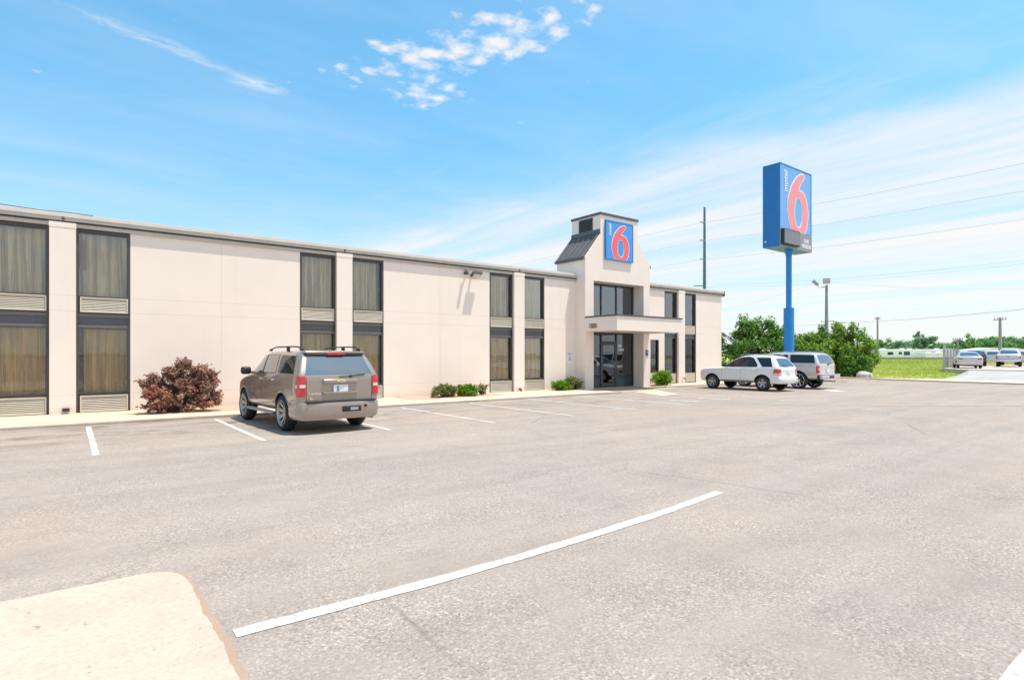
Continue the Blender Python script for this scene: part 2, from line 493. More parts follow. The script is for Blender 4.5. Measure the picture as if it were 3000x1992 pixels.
class MB:
    def __init__(s):
        s.v, s.f = [], []
    def add(s, vs, fs):
        o = len(s.v)
        s.v += [tuple(x) for x in vs]
        s.f += [tuple(i + o for i in f) for f in fs]
        return s
    def box(s, x0, x1, y0, y1, z0, z1):
        vs = [(x, y, z) for z in (z0, z1) for y in (y0, y1) for x in (x0, x1)]
        return s.add(vs, [(0, 2, 3, 1), (4, 5, 7, 6), (0, 1, 5, 4), (2, 6, 7, 3), (0, 4, 6, 2), (1, 3, 7, 5)])
    def prism_y(s, poly, y0, y1):          # poly in (x, z), seen from -y counter-clockwise
        n = len(poly)
        vs = [(x, y0, z) for x, z in poly] + [(x, y1, z) for x, z in poly]
        fs = [tuple(range(n)), tuple(range(2 * n - 1, n - 1, -1))]
        fs += [(j, i, i + n, j + n) for i, j in ((i, (i + 1) % n) for i in range(n))]
        return s.add(vs, fs)
    def prism_z(s, poly, z0, z1):          # poly in (x, y) counter-clockwise
        n = len(poly)
        vs = [(x, y, z0) for x, y in poly] + [(x, y, z1) for x, y in poly]
        fs = [tuple(range(n - 1, -1, -1)), tuple(range(n, 2 * n))]
        fs += [(i, j, j + n, i + n) for i, j in ((i, (i + 1) % n) for i in range(n))]
        return s.add(vs, fs)
    def tube(s, pts, rad, seg=8, cap=True):
        pts = [Vector(p) for p in pts]
        if not isinstance(rad, (list, tuple)):
            rad = [rad] * len(pts)
        vs, fs = [], []
        for i, p in enumerate(pts):
            d = (pts[min(i + 1, len(pts) - 1)] - pts[max(i - 1, 0)]).normalized()
            a = d.orthogonal() if abs(d.z) > 0.95 else d.cross(Vector((0, 0, 1)))
            a.normalize()
            b = d.cross(a)
            for k in range(seg):
                t = 2 * PI * k / seg
                vs.append(p + (a * math.cos(t) + b * math.sin(t)) * rad[i])
        for i in range(len(pts) - 1):
            for k in range(seg):
                q = (k + 1) % seg
                fs.append((i * seg + k, i * seg + q, (i + 1) * seg + q, (i + 1) * seg + k))
        if cap:
            fs.append(tuple(range(seg - 1, -1, -1)))
            fs.append(tuple(range((len(pts) - 1) * seg, len(pts) * seg)))
        return s.add(vs, fs)
    def lathe_x(s, prof, seg=28, c=(0, 0, 0)):   # prof: (x, radius) around the x axis
        vs, fs = [], []
        n = len(prof)
        for k in range(seg):
            t = 2 * PI * k / seg
            for x, r in prof:
                vs.append((c[0] + x, c[1] + r * math.cos(t), c[2] + r * math.sin(t)))
        for k in range(seg):
            q = (k + 1) % seg
            for i in range(n - 1):
                fs.append((k * n + i, k * n + i + 1, q * n + i + 1, q * n + i))
        return s.add(vs, fs)
    def rbox(s, x0, x1, y0, y1, z0, z1, r, seg=3):
        bm = bmesh.new()
        bmesh.ops.create_cube(bm, size=1.0)
        for v in bm.verts:
            v.co = Vector(((x0 + x1) / 2 + v.co.x * (x1 - x0), (y0 + y1) / 2 + v.co.y * (y1 - y0), (z0 + z1) / 2 + v.co.z * (z1 - z0)))
        bmesh.ops.bevel(bm, geom=bm.edges[:], offset=r, segments=seg, affect='EDGES', profile=0.5)
        bm.verts.index_update()
        s.add([v.co[:] for v in bm.verts], [tuple(v.index for v in f.verts) for f in bm.faces])
        bm.free()
        return s
    def build(s, name, mat, parent=None, smooth=None, off=None):
        if off is None:
            off = OFF.get(parent.name, (0, 0, 0)) if parent is not None else (0, 0, 0)
        me = bpy.data.meshes.new(name)
        me.from_pydata([(a - off[0], b - off[1], c - off[2]) for a, b, c in s.v], [], s.f)
        me.validate()
        bm = bmesh.new()
        bm.from_mesh(me)
        bmesh.ops.recalc_face_normals(bm, faces=bm.faces)
        bm.to_mesh(me)
        bm.free()
        if mat is not None:
            me.materials.append(mat)
        o = bpy.data.objects.new(name, me)
        COL.objects.link(o)
        if parent is not None:
            o.parent = parent
            OFF[o.name] = off
        if smooth is not None:
            me.polygons.foreach_set('use_smooth', [True] * len(me.polygons))
            me.set_sharp_from_angle(angle=R(smooth))
        return o

def tag(o, label=None, cat=None, group=None, kind=None):
    if label: o['label'] = label
    if cat: o['category'] = cat
    if group: o['group'] = group
    if kind: o['kind'] = kind
    return o

def thing(name, label, cat, loc, group=None, rz=0.0, local=False):
    o = bpy.data.objects.new(name, None)
    COL.objects.link(o)
    o.location = loc
    o.rotation_euler = (0, 0, rz)
    o.empty_display_size = 0.3
    OFF[o.name] = (0, 0, 0) if local else tuple(loc)
    return tag(o, label, cat, group)

def curve_fill(name, polys, extrude, mat, parent, mtx):
    """flat letter-like shape: first poly outer, further polys holes; points in (x, y)"""
    cu = bpy.data.curves.new(name, 'CURVE')
    cu.dimensions = '2D'
    cu.fill_mode = 'BOTH'
    cu.extrude = extrude
    for poly in polys:
        sp = cu.splines.new('POLY')
        sp.points.add(len(poly) - 1)
        for q, (x, y) in zip(sp.points, poly):
            q.co = (x, y, 0, 1)
        sp.use_cyclic_u = True
    return curve_to_mesh(cu, name, mat, parent, mtx)

def curve_to_mesh(cu, name, mat, parent, mtx):
    t = bpy.data.objects.new('tmp', cu)
    COL.objects.link(t)
    bpy.context.view_layer.update()
    me = bpy.data.meshes.new_from_object(t.evaluated_get(bpy.context.evaluated_depsgraph_get()))
    bpy.data.objects.remove(t)
    bpy.data.curves.remove(cu)
    me.name = name
    off = OFF.get(parent.name, (0, 0, 0)) if parent is not None else (0, 0, 0)
    me.transform(Matrix.Translation((-off[0], -off[1], -off[2])) @ mtx)
    me.materials.clear()
    me.materials.append(mat)
    o = bpy.data.objects.new(name, me)
    COL.objects.link(o)
    if parent is not None:
        o.parent = parent
        OFF[o.name] = off
    return o

def text(name, body, size, mat, parent, mtx, extrude=0.004, bold=0.0, align='CENTER', sx=1.0):
    cu = bpy.data.curves.new(name, 'FONT')
    cu.body = body
    cu.size = size
    cu.extrude = extrude
    cu.offset = bold
    cu.align_x = align
    cu.align_y = 'CENTER'
    return curve_to_mesh(cu, name, mat, parent, mtx @ Matrix.Diagonal((sx, 1, 1, 1)))

FRONT = Matrix.Rotation(PI / 2, 4, 'X')      # x right, y up, facing -Y
def front_at(x, y, z, rot=0.0):
    return Matrix.Translation((x, y, z)) @ FRONT @ Matrix.Rotation(rot, 4, 'Z')

def smooth_closed(pts, sub=5, sharp=()):
    n = len(pts)
    out = []
    for i in range(n):
        p0, p1, p2, p3 = (Vector(pts[(i + k) % n]) for k in (-1, 0, 1, 2))
        if i in sharp: p0 = p1
        if (i + 1) % n in sharp: p3 = p2
        for k in range(sub):
            t = k / sub
            q = 0.5 * ((2 * p1) + (-p0 + p2) * t + (2 * p0 - 5 * p1 + 4 * p2 - p3) * t * t + (-p0 + 3 * p1 - 3 * p2 + p3) * t ** 3)
            out.append((q.x, q.y))
    return out

def offset_poly(pts, d):
    n = len(pts)
    area = sum(pts[i][0] * pts[(i + 1) % n][1] - pts[(i + 1) % n][0] * pts[i][1] for i in range(n))
    sg = 1 if area > 0 else -1
    out = []
    for i in range(n):
        a, b, c = Vector(pts[i - 1]), Vector(pts[i]), Vector(pts[(i + 1) % n])
        t = (c - a)
        if t.length < 1e-9: t = Vector((1, 0))
        t.normalize()
        nrm = Vector((t.y, -t.x)) * sg
        out.append((b.x + nrm.x * d, b.y + nrm.y * d))
    return out

SIX_OUT = [(0.65, 0.925), (0.699, 0.919), (0.712, 0.892), (0.674, 0.847), (0.609, 0.781), (0.553, 0.711), (0.524, 0.668), (0.569, 0.666), (0.65, 0.662), (0.723, 0.625), (0.784, 0.548), (0.822, 0.438), (0.833, 0.336), (0.817, 0.22), (0.784, 0.13), (0.739, 0.055), (0.504, 0.052), (0.320, 0.055), (0.282, 0.139), (0.247, 0.223), (0.227, 0.321), (0.227, 0.422), (0.25, 0.525), (0.298, 0.632), (0.369, 0.737), (0.464, 0.829), (0.553, 0.89)]
SIX_IN = [(0.52, 0.56), (0.585, 0.54), (0.633, 0.472), (0.658, 0.373), (0.656, 0.27), (0.633, 0.182), (0.593, 0.127), (0.543, 0.108), (0.496, 0.122), (0.448, 0.179), (0.423, 0.266), (0.416, 0.366), (0.432, 0.464), (0.469, 0.531)]
def six(x0, x1, z0, z1):
    f = lambda p: (x0 + (p[0] - 0.227) / 0.606 * (x1 - x0), z0 + (p[1] - 0.052) / 0.873 * (z1 - z0))
    return smooth_closed([f(p) for p in SIX_OUT], 5, (6, 15, 17)), smooth_closed([f(p) for p in SIX_IN], 5)

# ------------------------------------------------------------------ camera, sun, sky
cam = bpy.data.cameras.new('camera')
cam.sensor_width = 36
FPX = 1683.45
cam.lens = 36 * FPX / 3000
cam.shift_y = (1038 - 996) / 3000
cam.clip_end = 6000
cam.clip_start = 0.05
co = bpy.data.objects.new('camera', cam)
COL.objects.link(co)
co.location = (0, 0, 1.7)
ANG = R(52.3238)
co.rotation_euler = (PI / 2, 0, ANG - PI / 2)
C.camera = co

sd = Vector((-0.67, 0.65, -3.2)).normalized()
sun = bpy.data.lights.new('sun', 'SUN')
sun.energy = 3.45
sun.angle = R(0.53)
sun.color = (1.0, 0.92, 0.82)
so = bpy.data.objects.new('sun', sun)
COL.objects.link(so)
so.rotation_euler = sd.to_track_quat('-Z', 'Y').to_euler()

def make_world():
    w = bpy.data.worlds.new('World')
    C.world = w
    w.use_nodes = True
    nt = w.node_tree
    nd, ln = nt.nodes, nt.links
    bg = nd['Background']
    sky = N(nt, 'ShaderNodeTexSky')
    sky.sky_type = 'NISHITA'
    sky.sun_disc = False
    sky.sun_elevation = R(73.8)
    sky.sun_rotation = math.atan2(0.67, -0.65)
    sky.altitude = 300
    sky.air_density = 1.0
    sky.dust_density = 0.6
    sky.ozone_density = 1.6
    tc = nd.new('ShaderNodeTexCoord').outputs['Generated']
    s = N(nt, 'ShaderNodeSeparateXYZ')
    ln.new(tc, s.inputs[0])
    z = math_n(nt, 'MAXIMUM', s.outputs[2], 0.02)
    px = math_n(nt, 'DIVIDE', s.outputs[0], z)
    py = math_n(nt, 'DIVIDE', s.outputs[1], z)
    cx = N(nt, 'ShaderNodeCombineXYZ')
    ln.new(px, cx.inputs[0])
    ln.new(py, cx.inputs[1])
    P = cx.outputs[0]
    # clear sky, tuned a little lighter and less violet
    hs = N(nt, 'ShaderNodeHueSaturation')
    hs.inputs['Hue'].default_value = 0.487
    hs.inputs['Saturation'].default_value = SKY_SAT
    hs.inputs['Value'].default_value = SKY_VAL
    ln.new(sky.outputs[0], hs.inputs['Color'])
    c = mixc(nt, 1.0, hs.outputs[0], SKY_GAIN, 'MULTIPLY')
    lo = N(nt, 'ShaderNodeMapRange')
    lo.interpolation_type = 'SMOOTHSTEP'
    lo.inputs['From Min'].default_value = 0.50
    lo.inputs['From Max'].default_value = 0.10
    ln.new(s.outputs[2], lo.inputs[0])
    c = mixc(nt, lo.outputs[0], c, mixc(nt, 1.0, c, (0.93, 0.82, 0.84), 'MULTIPLY'))
    CL = (CLOUD, CLOUD * 0.97, CLOUD * 0.95)
    # 1. the broad veil of cirrus: one straight edge, streaks along it
    q = math_n(nt, 'SUBTRACT', px, math_n(nt, 'ADD', 2.573, math_n(nt, 'MULTIPLY', py, -0.156)))
    wob = noise(nt, 0.9, 4, 0.6, P)
    q = math_n(nt, 'ADD', q, math_n(nt, 'MULTIPLY', math_n(nt, 'SUBTRACT', wob.outputs['Fac'], 0.5), 1.3))
    rot = N(nt, 'ShaderNodeMapping')
    rot.inputs['Rotation'].default_value = (0, 0, math.atan2(0.156, 1.0))
    rot.inputs['Scale'].default_value = (1.5, 0.16, 1)
    ln.new(P, rot.inputs['Vector'])
    stn = noise(nt, 1.0, 6, 0.6, rot.outputs[0], 0.3)
    rst = ramp(nt, [(0.36, 0.28), (0.62, 1.0)])
    ln.new(stn.outputs['Fac'], rst.inputs[0])
    mr = N(nt, 'ShaderNodeMapRange')
    mr.interpolation_type = 'SMOOTHSTEP'
    mr.inputs['From Min'].default_value = -0.25
    mr.inputs['From Max'].default_value = 0.75
    ln.new(q, mr.inputs[0])
    veil = math_n(nt, 'MULTIPLY', mr.outputs[0], rst.outputs[0])
    veil = math_n(nt, 'MULTIPLY', veil, 0.92)
    # faint outlying streaks above the edge
    mr2 = N(nt, 'ShaderNodeMapRange')
    mr2.interpolation_type = 'SMOOTHSTEP'
    mr2.inputs['From Min'].default_value = -1.5
    mr2.inputs['From Max'].default_value = 0.3
    ln.new(q, mr2.inputs[0])
    rr = ramp(nt, [(0.5, 0.0), (0.75, 0.45)])
    ln.new(stn.outputs['Fac'], rr.inputs[0])
    out2 = math_n(nt, 'MULTIPLY', mr2.outputs[0], rr.outputs[0])
    veil = math_n(nt, 'MAXIMUM', veil, out2)
    # 2. the flock of small puffs, and 3. the thin wisp at the upper left
    def blob(cx_, cy_, ang, rx, ry, soft=1.0):
        m = N(nt, 'ShaderNodeMapping')
        m.vector_type = 'TEXTURE'
        m.inputs['Location'].default_value = (cx_, cy_, 0)
        m.inputs['Rotation'].default_value = (0, 0, ang)
        m.inputs['Scale'].default_value = (rx, ry, 1)
        ln.new(P, m.inputs['Vector'])
        d = N(nt, 'ShaderNodeVectorMath')
        d.operation = 'LENGTH'
        ln.new(m.outputs[0], d.inputs[0])
        r = N(nt, 'ShaderNodeMapRange')
        r.interpolation_type = 'SMOOTHSTEP'
        r.inputs['From Min'].default_value = 1.0
        r.inputs['From Max'].default_value = 1.0 - soft
        ln.new(d.outputs['Value'], r.inputs[0])
        return r.outputs[0]
    puffmask = math_n(nt, 'MAXIMUM', blob(1.02, 1.56, math.atan2(-0.8, 0.38), 0.74, 0.27, 0.7), blob(1.03, 1.86, 0.9, 0.40, 0.27, 0.7))
    warp = noise(nt, 9, 3, 0.6, P)
    wp = mixc(nt, 0.045, P, warp.outputs['Color'], 'ADD')
    pn = noise(nt, 17.0, 5, 0.62, wp)
    vor = N(nt, 'ShaderNodeTexVoronoi')
    vor.feature = 'SMOOTH_F1'
    vor.inputs['Scale'].default_value = 12.0
    vor.inputs['Smoothness'].default_value = 0.5
    ln.new(wp, vor.inputs['Vector'])
    puff = math_n(nt, 'SUBTRACT', 0.75, vor.outputs['Distance'])
    puff = math_n(nt, 'ADD', puff, math_n(nt, 'MULTIPLY', math_n(nt, 'SUBTRACT', pn.outputs['Fac'], 0.5), 1.5))
    big = noise(nt, 3.6, 2, 0.5, P)
    puff = math_n(nt, 'ADD', puff, math_n(nt, 'MULTIPLY', math_n(nt, 'SUBTRACT', big.outputs['Fac'], 0.47), 0.9))
    puff = math_n(nt, 'SUBTRACT', puff, math_n(nt, 'MULTIPLY', math_n(nt, 'SUBTRACT', 1.0, puffmask), 0.75))
    mr3 = N(nt, 'ShaderNodeMapRange')
    mr3.interpolation_type = 'SMOOTHSTEP'
    mr3.inputs['From Min'].default_value = -0.02
    mr3.inputs['From Max'].default_value = 0.80
    ln.new(puff, mr3.inputs[0])
    puffs = math_n(nt, 'MULTIPLY', mr3.outputs[0], 0.92)
    wm = math_n(nt, 'MAXIMUM', blob(0.24, 2.16, 0.30, 0.38, 0.075, 1.0), blob(0.55, 2.265, 0.12, 0.17, 0.11, 0.9))
    wn = noise(nt, 1.0, 6, 0.68, scaled(nt, P, (7, 16, 1)), 0.5)
    rw = ramp(nt, [(0.34, 0.0), (0.74, 0.85)])
    ln.new(wn.outputs['Fac'], rw.inputs[0])
    wisp = math_n(nt, 'MULTIPLY', math_n(nt, 'MULTIPLY', wm, rw.outputs[0]), 0.95)
    # 4. scattered cloud behind the camera, seen only in glass
    back = N(nt, 'ShaderNodeMapRange')
    back.inputs['From Min'].default_value = -0.1
    back.inputs['From Max'].default_value = -0.6
    ln.new(s.outputs[1], back.inputs[0])
    bn = noise(nt, 2.6, 6, 0.6, P, 0.4)
    rb = ramp(nt, [(0.33, 0.0), (0.60, 0.9)])
    ln.new(bn.outputs['Fac'], rb.inputs[0])
    bc = math_n(nt, 'MULTIPLY', back.outputs[0], rb.outputs[0])
    # 5. thin general milkiness on the left
    ml = noise(nt, 1.0, 4, 0.6, scaled(nt, P, (0.5, 1.1, 1)))
    rm = ramp(nt, [(0.42, 0.0), (0.75, 0.22)])
    ln.new(ml.outputs['Fac'], rm.inputs[0])
    tot = veil
    for x in (puffs, wisp, bc, rm.outputs[0]):
        tot = math_n(nt, 'MAXIMUM', tot, x)
    # low haze towards the horizon
    hz = N(nt, 'ShaderNodeMapRange')
    hz.interpolation_type = 'SMOOTHSTEP'
    hz.inputs['From Min'].default_value = 0.36
    hz.inputs['From Max'].default_value = 0.0
    ln.new(s.outputs[2], hz.inputs[0])
    c = mixc(nt, math_n(nt, 'MULTIPLY', hz.outputs[0], 0.55), c, (CLOUD * 0.80, CLOUD * 0.88, CLOUD * 0.93))
    c = mixc(nt, tot, c, CL)
    ln.new(c, bg.inputs['Color'])
    bg.inputs['Strength'].default_value = SKY_STR

SKY_SAT, SKY_VAL, SKY_STR, CLOUD = 1.0, 1.0, 0.10, 5.9
SKY_GAIN = (0.92, 1.41, 1.49)
make_world()
C.view_settings.view_transform = 'Standard'
C.view_settings.look = 'None'
C.view_settings.exposure = 0.75
C.view_settings.gamma = 1.0
C.cycles.max_bounces = 8
C.cycles.transparent_max_bounces = 24
C.cycles.use_denoising = True

# ------------------------------------------------------------------ ground
def sheet(name, poly, z, mat, kind='structure', thick=None, parent=None):
    mb = MB()
    if thick:
        mb.prism_z(poly, z - thick, z)
    else:
        mb.add([(x, y, z) for x, y in poly], [tuple(range(len(poly)))])
    o = mb.build(name, mat, parent)
    if kind: o['kind'] = kind
    return o

def terrain():
    """open land: level around the lot, rising a little towards the field beyond it"""
    xs = [-1500, -400, -120, -40, 0, 30, 43.9, 44.3, 47, 50, 54, 60, 70, 85, 105, 140, 200, 400, 900, 2200]
    ys = [-1500, -500, -150, -60, -30, -10, 0, 5, 9, 12, 14.4, 15.2, 18, 22, 26, 34, 45, 70, 130, 300, 900, 2000]
    def h(x, y):
        if x < 44: return -0.03
        t = min(1, (x - 44) / 46)
        return -0.03 + 0.40 * t
    mb = MB()
    n = len(ys)
    vs = [(x, y, h(x, y)) for x in xs for y in ys]
    fs = [(i * n + j, (i + 1) * n + j, (i + 1) * n + j + 1, i * n + j + 1) for i in range(len(xs) - 1) for j in range(n - 1)]
    o = mb.add(vs, fs).build('ground', M['grass'], smooth=60)
    o['kind'] = 'structure'
terrain()
sheet('parking_lot', [(-160, -220), (43.6, -220), (43.6, 26), (32.6, 26), (32.6, 36), (-160, 36)], 0.0, M['asphalt'])

# sidewalk with its kerb, the beds let into it
wk = MB()
wk.prism_z([(-30, 17.17), (19.2, 17.17), (19.2, 17.9), (18.9, 19.0), (19.45, 20.3), (-30, 20.3)], -0.05, 0.06)
o = wk.build('sidewalk', M['walk']); o['kind'] = 'structure'
kb = MB()
kb.prism_z([(-30, 17.03), (19.25, 17.03), (19.25, 17.165), (-30, 17.165)], -0.05, 0.055)
o = kb.build('kerb', M['kerb']); o['kind'] = 'structure'
wk = MB()
wk.prism_z([(24.25, 18.45), (33.2, 18.3), (33.2, 20.3), (24.25, 20.3)], -0.05, 0.06)
o = wk.build('sidewalk', M['walk']); o['kind'] = 'structure'
for i, (a, b, y0) in enumerate(((-5.9, -1.75, 18.5), (1.75, 6.1, 18.3), (9.75, 14.1, 18.45), (17.6, 19.1, 18.75), (24.4, 26.1, 19.0))):
    e = 0.35
    sheet('planting_bed', [(a, y0 + e), (a + e, y0), (b - e, y0), (b, y0 + e), (b, 20.14), (a, 20.14)], 0.064, M['soil'])
sheet('entrance_paving', [(19.25, 17.3), (24.2, 17.6), (24.2, 20.1), (19.25, 20.1)], 0.004, M['kerb'])

# foreground pad, dirt along its edge
dr = random.Random(3)
def wob(y, a=0.012):
    return a * (math.sin(y * 7.1) + 0.6 * math.sin(y * 17.3 + 1.0) + 0.4 * math.sin(y * 41.0 + 2.0)) + (dr.random() - 0.5) * 0.008
right = [(0.705 + wob(y, 0.006), y) for y in np.arange(4.86, 0.5, -0.045)]
back = [(x, 5.235 - 0.015 * (x + 14) / 14 + wob(x, 0.003)) for x in np.arange(-2.0, 0.47, 0.06)]
pad = [(-14, 5.24)] + back + [(0.56, 5.195), (0.635, 5.13), (0.68, 5.03), (0.70, 4.93)] + right + [(0.70, -6), (-14, -6)]
mb = MB(); mb.prism_z(pad[::-1], -0.04, 0.018)
o = mb.build('concrete_pad', M['pad']); o['kind'] = 'structure'
rim = [(0.60, 5.18)] + [(0.725 + (0.030 + wob(y, 0.009)) * min(1, (5.15 - y) * 0.7 + 0.2), y) for y in np.arange(5.05, 0.0, -0.03)]
sheet('dirt_strip', rim + [(0.66, 0.0), (0.66, 5.05)], 0.004, M['dirt'])

# kerb along the far edge of the lot, pavement beyond
edge = MB(); edge.prism_z([(43.6, -60), (44.25, -60), (44.25, 26), (43.6, 26)], -0.05, 0.07)
o = edge.build('lot_kerb', M['walk']); o['kind'] = 'structure'
sheet('lot_apron', [(42.2, -60), (45.7, -60), (45.7, 12.6), (43.6, 15.5), (42.9, 15.5), (42.2, 11.0)], 0.078, M['walk'], thick=0.1)
# neighbouring raised lot and its bleached concrete bank
def bank():
    mb = MB()
    vs = [(45.6, 12.9, 0.0), (45.6, -40, 0.0), (48.5, 12.0, 0.30), (48.5, -40, 0.36), (56.0, 13.8, 0.45), (56, -40, 0.45),
          (45.6, 12.9, -0.3), (45.6, -40, -0.3), (56, 13.8, -0.3), (56, -40, -0.3)]
    mb.add(vs, [(0, 1, 3, 2), (2, 3, 5, 4), (0, 6, 7, 1), (0, 2, 4, 8, 6)])
    o = mb.build('concrete_bank', M['bank']); o['kind'] = 'structure'
bank()
sheet('gravel_lot', [(55.9, -40), (120, -40), (150, 10), (120, 26), (72, 18.5), (59.5, 16.4), (56.0, 14.2)], 0.50, M['lotdirt'], thick=0.5)

# painted lines
def line(name, x0, x1, y0, y1, mat, label, z=0.005, ragged=True, seed=1):
    rr = random.Random(seed)
    n = max(2, int(max(abs(x1 - x0), abs(y1 - y0)) / 0.15))
    a, b = [], []
    along_x = abs(x1 - x0) > abs(y1 - y0)
    for i in range(n + 1):
        t = i / n
        j, k = ((rr.random() - 0.5) * 0.012 if ragged else 0 for _ in (0, 1))
        if along_x:
            x = x0 + (x1 - x0) * t
            a.append((x, y0 + j)); b.append((x, y1 + k))
        else:
            y = y0 + (y1 - y0) * t
            a.append((x0 + j, y)); b.append((x1 + k, y))
    o = sheet(name, a + b[::-1], z, mat)
    o['label'] = label
    return o
for i, (x, y0, y1, mat, lb) in enumerate((
        (0.37, 11.93, 16.72, 'paintline', 'white stall line nearest the left end of the sidewalk'),
        (3.05, 11.86, 16.70, 'paintline', 'white stall line left of the pewter SUV'),
        (5.72, 11.86, 16.70, 'paintline', 'white stall line right of the pewter SUV'),
        (8.38, 11.54, 16.66, 'paintline', 'white stall line below the blank wall panel'),
        (11.04, 11.50, 16.72, 'paintline', 'white stall line in front of the two low shrubs'),
        (13.78, 11.55, 16.80, 'paintline', 'white stall line in front of the third window bay'),
        (16.46, 11.55, 16.95, 'paintline', 'white stall line left of the entrance paving'))):
    line('stall_line', x - 0.05, x + 0.05, y0, y1, M[mat], lb, seed=i)
# the long curved stripe in the foreground
def curved():
    pts = [(0.80, 3.795), (1.47, 3.78), (2.2, 3.765), (3.0, 3.77), (4.0, 3.825), (4.9, 3.885), (5.5, 3.945), (6.35, 4.05)]
    a, b = [], []
    rr = random.Random(5)
    for i in range(len(pts) - 1):
        for k in range(6):
            t = k / 6
            x = pts[i][0] + (pts[i + 1][0] - pts[i][0]) * t
            y = pts[i][1] + (pts[i + 1][1] - pts[i][1]) * t
            a.append((x, y + 0.062 + (rr.random() - 0.5) * 0.010)); b.append((x, y - 0.062 + (rr.random() - 0.5) * 0.010))
    a.append((6.36, 4.11)); b.append((6.38, 3.99))
    o = sheet('stall_line', b + a[::-1], 0.005, M['paintline'])
    o['label'] = 'long white stripe running across the foreground asphalt'
curved()
line('stall_line', 3.75, 7.6, 0.69, 0.82, M['paintline'], 'white stripe cut off at the lower right corner', seed=21)
# faded marks of the accessible bays by the entrance
for i, (poly, lb, mt) in enumerate((
        ([(20.24, 17.18), (19.24, 14.81), (20.65, 15.07), (22.25, 17.63)], 'pale concrete ramp patch in front of the entrance', 'walk'),
        ([(20.75, 15.05), (21.2, 13.1), (21.36, 13.1), (20.91, 15.05)], 'worn white bar beyond the entrance ramp patch', 'oldline'),
        ([(19.30, 13.25), (19.62, 12.05), (19.80, 12.05), (19.48, 13.25)], 'worn white bar in front of the entrance ramp patch', 'paintline'),
        ([(17.60, 13.25), (17.95, 12.25), (18.15, 12.3), (17.80, 13.3)], 'short white bar among the faded entrance markings', 'paintline'),
        ([(22.6, 16.3), (22.8, 12.6), (22.92, 12.6), (22.72, 16.3)], 'worn white stall line left of the small white SUV', 'oldline'),
        ([(27.5, 16.9), (27.55, 12.0), (27.67, 12.0), (27.62, 16.9)], 'white stall line between the two white SUVs', 'paintline'),
        ([(30.9, 14.4), (28.1, 11.35), (27.5, 11.75), (30.35, 14.4)], 'broad pale painted wedge behind the silver SUV', 'oldline'))):
    o = sheet('stall_line' if mt != 'walk' else 'ramp_patch', poly, 0.006, M[mt])
    o['label'] = lb
def seam():
    pts = [(18.7, 10.9), (19.0, 9.8), (20.2, 8.75), (21.6, 7.5), (25.1, 4.75), (29, 1.6), (36, -4)]
    for w, nm, z, mt, dx in ((0.09, 'lot_seam', 0.005, 'tanline', 0.0), (0.018, 'lot_crack', 0.0055, 'joint', -0.062)):
        a, b = [], []
        for i, p in enumerate(pts):
            d = Vector(pts[min(i + 1, len(pts) - 1)]) - Vector(pts[max(i - 1, 0)])
            d.normalize()
            nrm = Vector((d.y, -d.x))
            q = Vector(p) + nrm * -dx
            k = w * (0.5 if i < 2 else 1.0)
            a.append(tuple(q + nrm * k)); b.append(tuple(q - nrm * k))
        sheet(nm, a + b[::-1], z, M[mt])
seam()

# ------------------------------------------------------------------ the motel
bld = thing('motel_building', 'two storey cream motel with dark window bays and a gabled entrance tower', 'building', (10, 20, 0))
YW, YP, YE, XE0, XE1, ZT = 20.15, 20.03, 34.0, -15.0, 31.87, 5.50

def wing_walls():
    w = MB()
    def seg(x0, x1, y0=YW, z0=-0.02, z1=5.30):
        w.box(x0, x1, y0, y0 + 0.34, z0, z1)
    seg(XE0, -9.70)
    for a, b in ((-6.56, -1.68), (1.44, 6.32), (9.43, 14.34), (17.46, 19.47)):
        seg(a, b)
    # right wing, with the openings of the narrow window
    seg(24.22, 25.08)
    w.box(25.08, 25.80, YW, YW + 0.34, -0.02, 0.68)
    w.box(25.08, 25.80, YW, YW + 0.34, 2.5, 5.30)
    seg(25.80, 26.30)
    seg(29.24, XE1)
    # ends, back and the floor slab behind the glass
    w.box(XE1 - 0.3, XE1, YW + 0.34, YE, -0.02, 5.30)
    w.box(XE0, XE0 + 0.3, YW + 0.34, YE, -0.02, 5.30)
    w.box(XE0, XE1, YE, YE + 0.3, -0.02, 5.30)
    w.build('wall', M['wall'], bld)
wing_walls()
MB().box(XE0, 19.44, 20.08, YE + 0.3, 5.332, ZT).box(24.24, XE1, 20.085, YE + 0.3, 5.322, ZT - 0.003).box(19.44, 24.24, 21.5, YE + 0.3, 5.32, ZT).build('roof', M['roof'], bld)

def fascia():
    for a, b, e in ((XE0 - 0.1, 19.455, 0), (24.225, XE1 + 0.12, 1)):
        hi, md, gp, lo = MB(), MB(), MB(), MB()
        y = 20.025
        hi.box(a, b, y, 20.075, 5.475, 5.57)
        hi.box(a, b, y + 0.02, y + 0.3, 5.565, 5.585)
        md.box(a, b, y + 0.02, 20.07, 5.375, 5.475)
        gp.box(a, b, y + 0.05, 20.10, 5.33, 5.375)
        lo.box(a, b, y + 0.075, 20.14, 5.225, 5.33)
        f = md.build('fascia', M['fascia'], bld)
        hi.build('fascia_cap', M['fascia_hi'], f)
        gp.build('shadow_gap', M['joint'], f)
        lo.build('soffit_board', M['fascia'], f)
        if e:
            MB().box(b, b + 0.04, y - 0.02, 20.4, 5.26, 5.585).build('end_cap', M['trim_dk'], f)
        else:
            for x in (-8.1, -0.12, 7.87, 15.89):
                MB().box(x - 0.02, x + 0.04, y + 0.010, y + 0.02, 5.38, 5.475).build('seam_clip', M['trim_dk'], f)
fascia()

